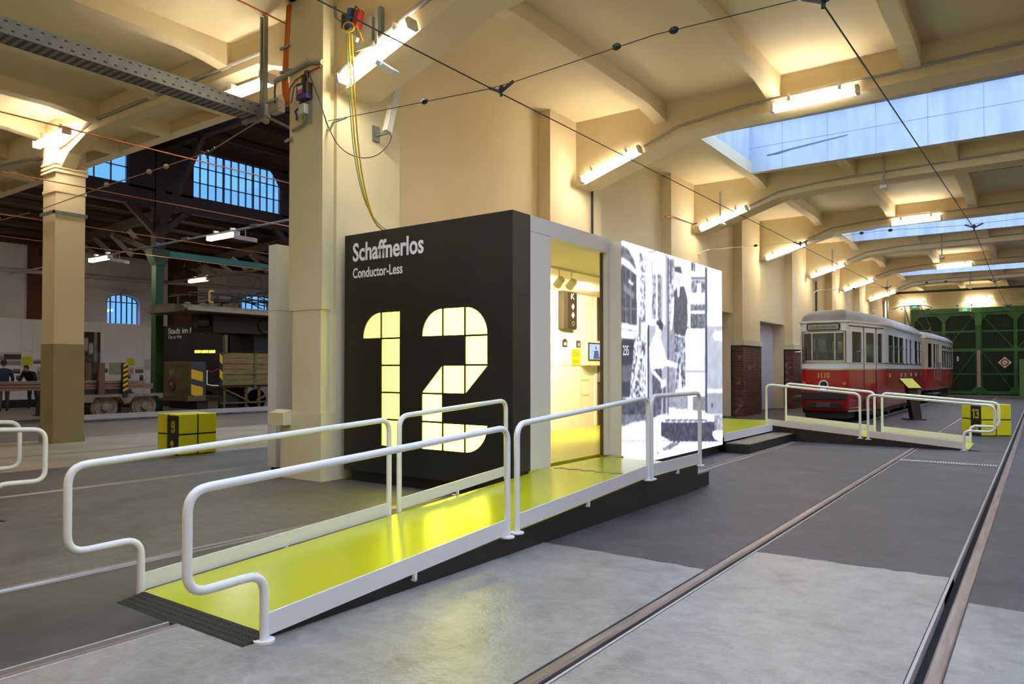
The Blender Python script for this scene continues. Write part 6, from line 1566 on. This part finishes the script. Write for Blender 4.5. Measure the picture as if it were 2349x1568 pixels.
MB().box(c.x - .34, c.x + .09, c.y - .22, c.y + .34, 0, .03).build('foot_plate', M_SKIRT, bs)

# ================================================================ VISITORS
def figure(name, lbl, base, face, joints, radii, edges, mats, head, neckdir, hair_m, hands):
    t = thing(name, lbl, 'person', base)
    rotm = Matrix.Rotation(face, 4, 'Z'); B = Vector(base); T = lambda p: B + rotm @ Vector(p)
    me = bpy.data.meshes.new('body'); me.from_pydata([T(j) for j in joints], edges, [])
    o = bpy.data.objects.new('body', me); link(o, t); me.materials.append(mats)
    md = o.modifiers.new('skin', 'SKIN'); md.use_smooth_shade = True
    if not me.skin_vertices: me.skin_vertices.new()
    for i, r in enumerate(radii):
        sv = me.skin_vertices[0].data[i]; sv.radius = (r, r) if not isinstance(r, tuple) else r; sv.use_root = i == 0
    s = o.modifiers.new('sub', 'SUBSURF'); s.levels = 1; s.render_levels = 2
    h = T(head); n = (rotm @ Vector(neckdir)).normalized()
    hm = MB().sph((0, 0, 0), .078, .095, .118, 16, 12); hm.sph((0, -.098, -.015), .014, .02, .022, 8, 6)
    for sx in (-1, 1): hm.sph((sx * .08, .0, -.01), .012, .02, .03, 8, 6)
    fm = MB()
    for sx in (-1, 1): fm.sph((sx * .032, -.087, .012), .012, .006, .007, 8, 6)
    fm.box(-.025, .025, -.094, -.088, -.058, -.050)
    q = Vector((0, 0, 1)).rotation_difference(n).to_matrix().to_4x4(); MM = Matrix.Translation(h) @ q @ rotm
    hd = hm.rot(MM).build('head', M_SKIN, t, True); fm.rot(MM).build('face_features', M_HAIR, hd)
    MB().sph((0, .018, .03), .086, .098, .108, 16, 10).rot(MM).build('hair', hair_m, t, True)
    for c, d, sgn in hands:
        c = T(c); d = (rotm @ Vector(d)).normalized(); sd = d.cross(Vector((0, 0, 1))).normalized(); hb = MB()
        hb.obox(c + d * .04, d, sd, d.cross(sd), .045, .036, .013)
        for k, L in enumerate((.066, .075, .070, .055)):
            b0 = c + d * .08 + sd * (.027 - .018 * k); hb.tube([b0, b0 + d * L * .5 + Vector((0, 0, -.006)), b0 + d * L + Vector((0, 0, -.025))], [.0085, .008, .006], 6)
        b0 = c + d * .02 + sd * sgn * .034; hb.tube([b0, b0 + d * .03 + sd * sgn * .022, b0 + d * .06 + sd * sgn * .026], [.010, .009, .007], 6)
        hb.build('hand', M_SKIN, t, True)
    return t
def clothmat(name, top, legs, shoes, zw, zs=.09):
    m = bpy.data.materials.new(name); m.use_nodes = True; n = m.node_tree; b = n.nodes['Principled BSDF']; b.inputs['Roughness'].default_value = .85
    tcn = n.nodes.new('ShaderNodeTexCoord'); sx = n.nodes.new('ShaderNodeSeparateXYZ'); n.links.new(tcn.outputs['Object'], sx.inputs[0])
    cr = n.nodes.new('ShaderNodeValToRGB'); cr.color_ramp.interpolation = 'CONSTANT'
    mr = n.nodes.new('ShaderNodeMath'); mr.operation = 'MULTIPLY'; mr.inputs[1].default_value = .5; n.links.new(sx.outputs['Z'], mr.inputs[0]); n.links.new(mr.outputs[0], cr.inputs[0])
    cr.color_ramp.elements[0].color = (*shoes, 1); cr.color_ramp.elements[1].position = zs / 2; cr.color_ramp.elements[1].color = (*legs, 1)
    e = cr.color_ramp.elements.new(zw / 2); e.color = (*top, 1); n.links.new(cr.outputs[0], b.inputs['Base Color']); return m
# figure space: x = figure's left/right, -y = forward, z up
J = [(0, 0, .93), (0, -.10, 1.12), (0, -.26, 1.30), (0, -.33, 1.36), (-.10, .0, .90), (-.13, .02, .50), (-.16, .12, .10), (-.16, -.02, .05), (.10, .0, .90), (.14, -.04, .50), (.18, .02, .10), (.18, -.12, .05),
     (-.18, -.27, 1.30), (-.27, -.34, 1.07), (-.22, -.48, .93), (.18, -.27, 1.30), (.27, -.34, 1.07), (.22, -.48, .93)]
RR = [(.17, .13), (.17, .125), (.165, .11), (.06, .06), .095, .065, .045, .04, .095, .065, .045, .04, .075, .052, .036, .075, .052, .036]
EE = [(0, 1), (1, 2), (2, 3), (0, 4), (4, 5), (5, 6), (6, 7), (0, 8), (8, 9), (9, 10), (10, 11), (2, 12), (12, 13), (13, 14), (2, 15), (15, 16), (16, 17)]
pA = gx(75, 938, -29.6)
figure('person', 'person in black jacket and dark jeans leaning over behind the long beams', (-29.6, pA.y, 0), math.radians(40), J, RR, EE, clothmat('black_jacket_jeans', (.008, .008, .009), (.02, .025, .035), (.01, .01, .01), .86), (0, -.42, 1.46), (0, -.45, .9), M_HAIR, [((-.22, -.50, .92), (.1, -1, -.2), 1), ((.22, -.50, .92), (-.1, -1, -.2), -1)])
J2 = [(0, 0, .95), (0, .0, 1.16), (0, -.02, 1.40), (0, -.03, 1.50), (-.10, .0, .92), (-.11, -.08, .50), (-.12, -.12, .10), (-.12, -.26, .05), (.10, .0, .92), (.11, .06, .50), (.13, .18, .11), (.13, .06, .05),
      (-.19, -.02, 1.38), (-.25, .04, 1.12), (-.24, -.06, .88), (.19, -.02, 1.38), (.25, .0, 1.12), (.23, -.16, .92)]
pB = gx(8, 945, -28.4)
figure('person', 'person in dark blue jacket and brown trousers at the left picture edge', (-28.4, pB.y, 0), math.radians(-100), J2, RR, EE, clothmat('blue_jacket_khaki', (.012, .018, .045), (.07, .06, .045), (.02, .015, .01), .98), (0, -.05, 1.64), (0, -.1, 1), M_HAIR, [((-.24, -.06, .86), (0, -.2, -1), 1), ((.23, -.17, .90), (0, -.3, -1), -1)])
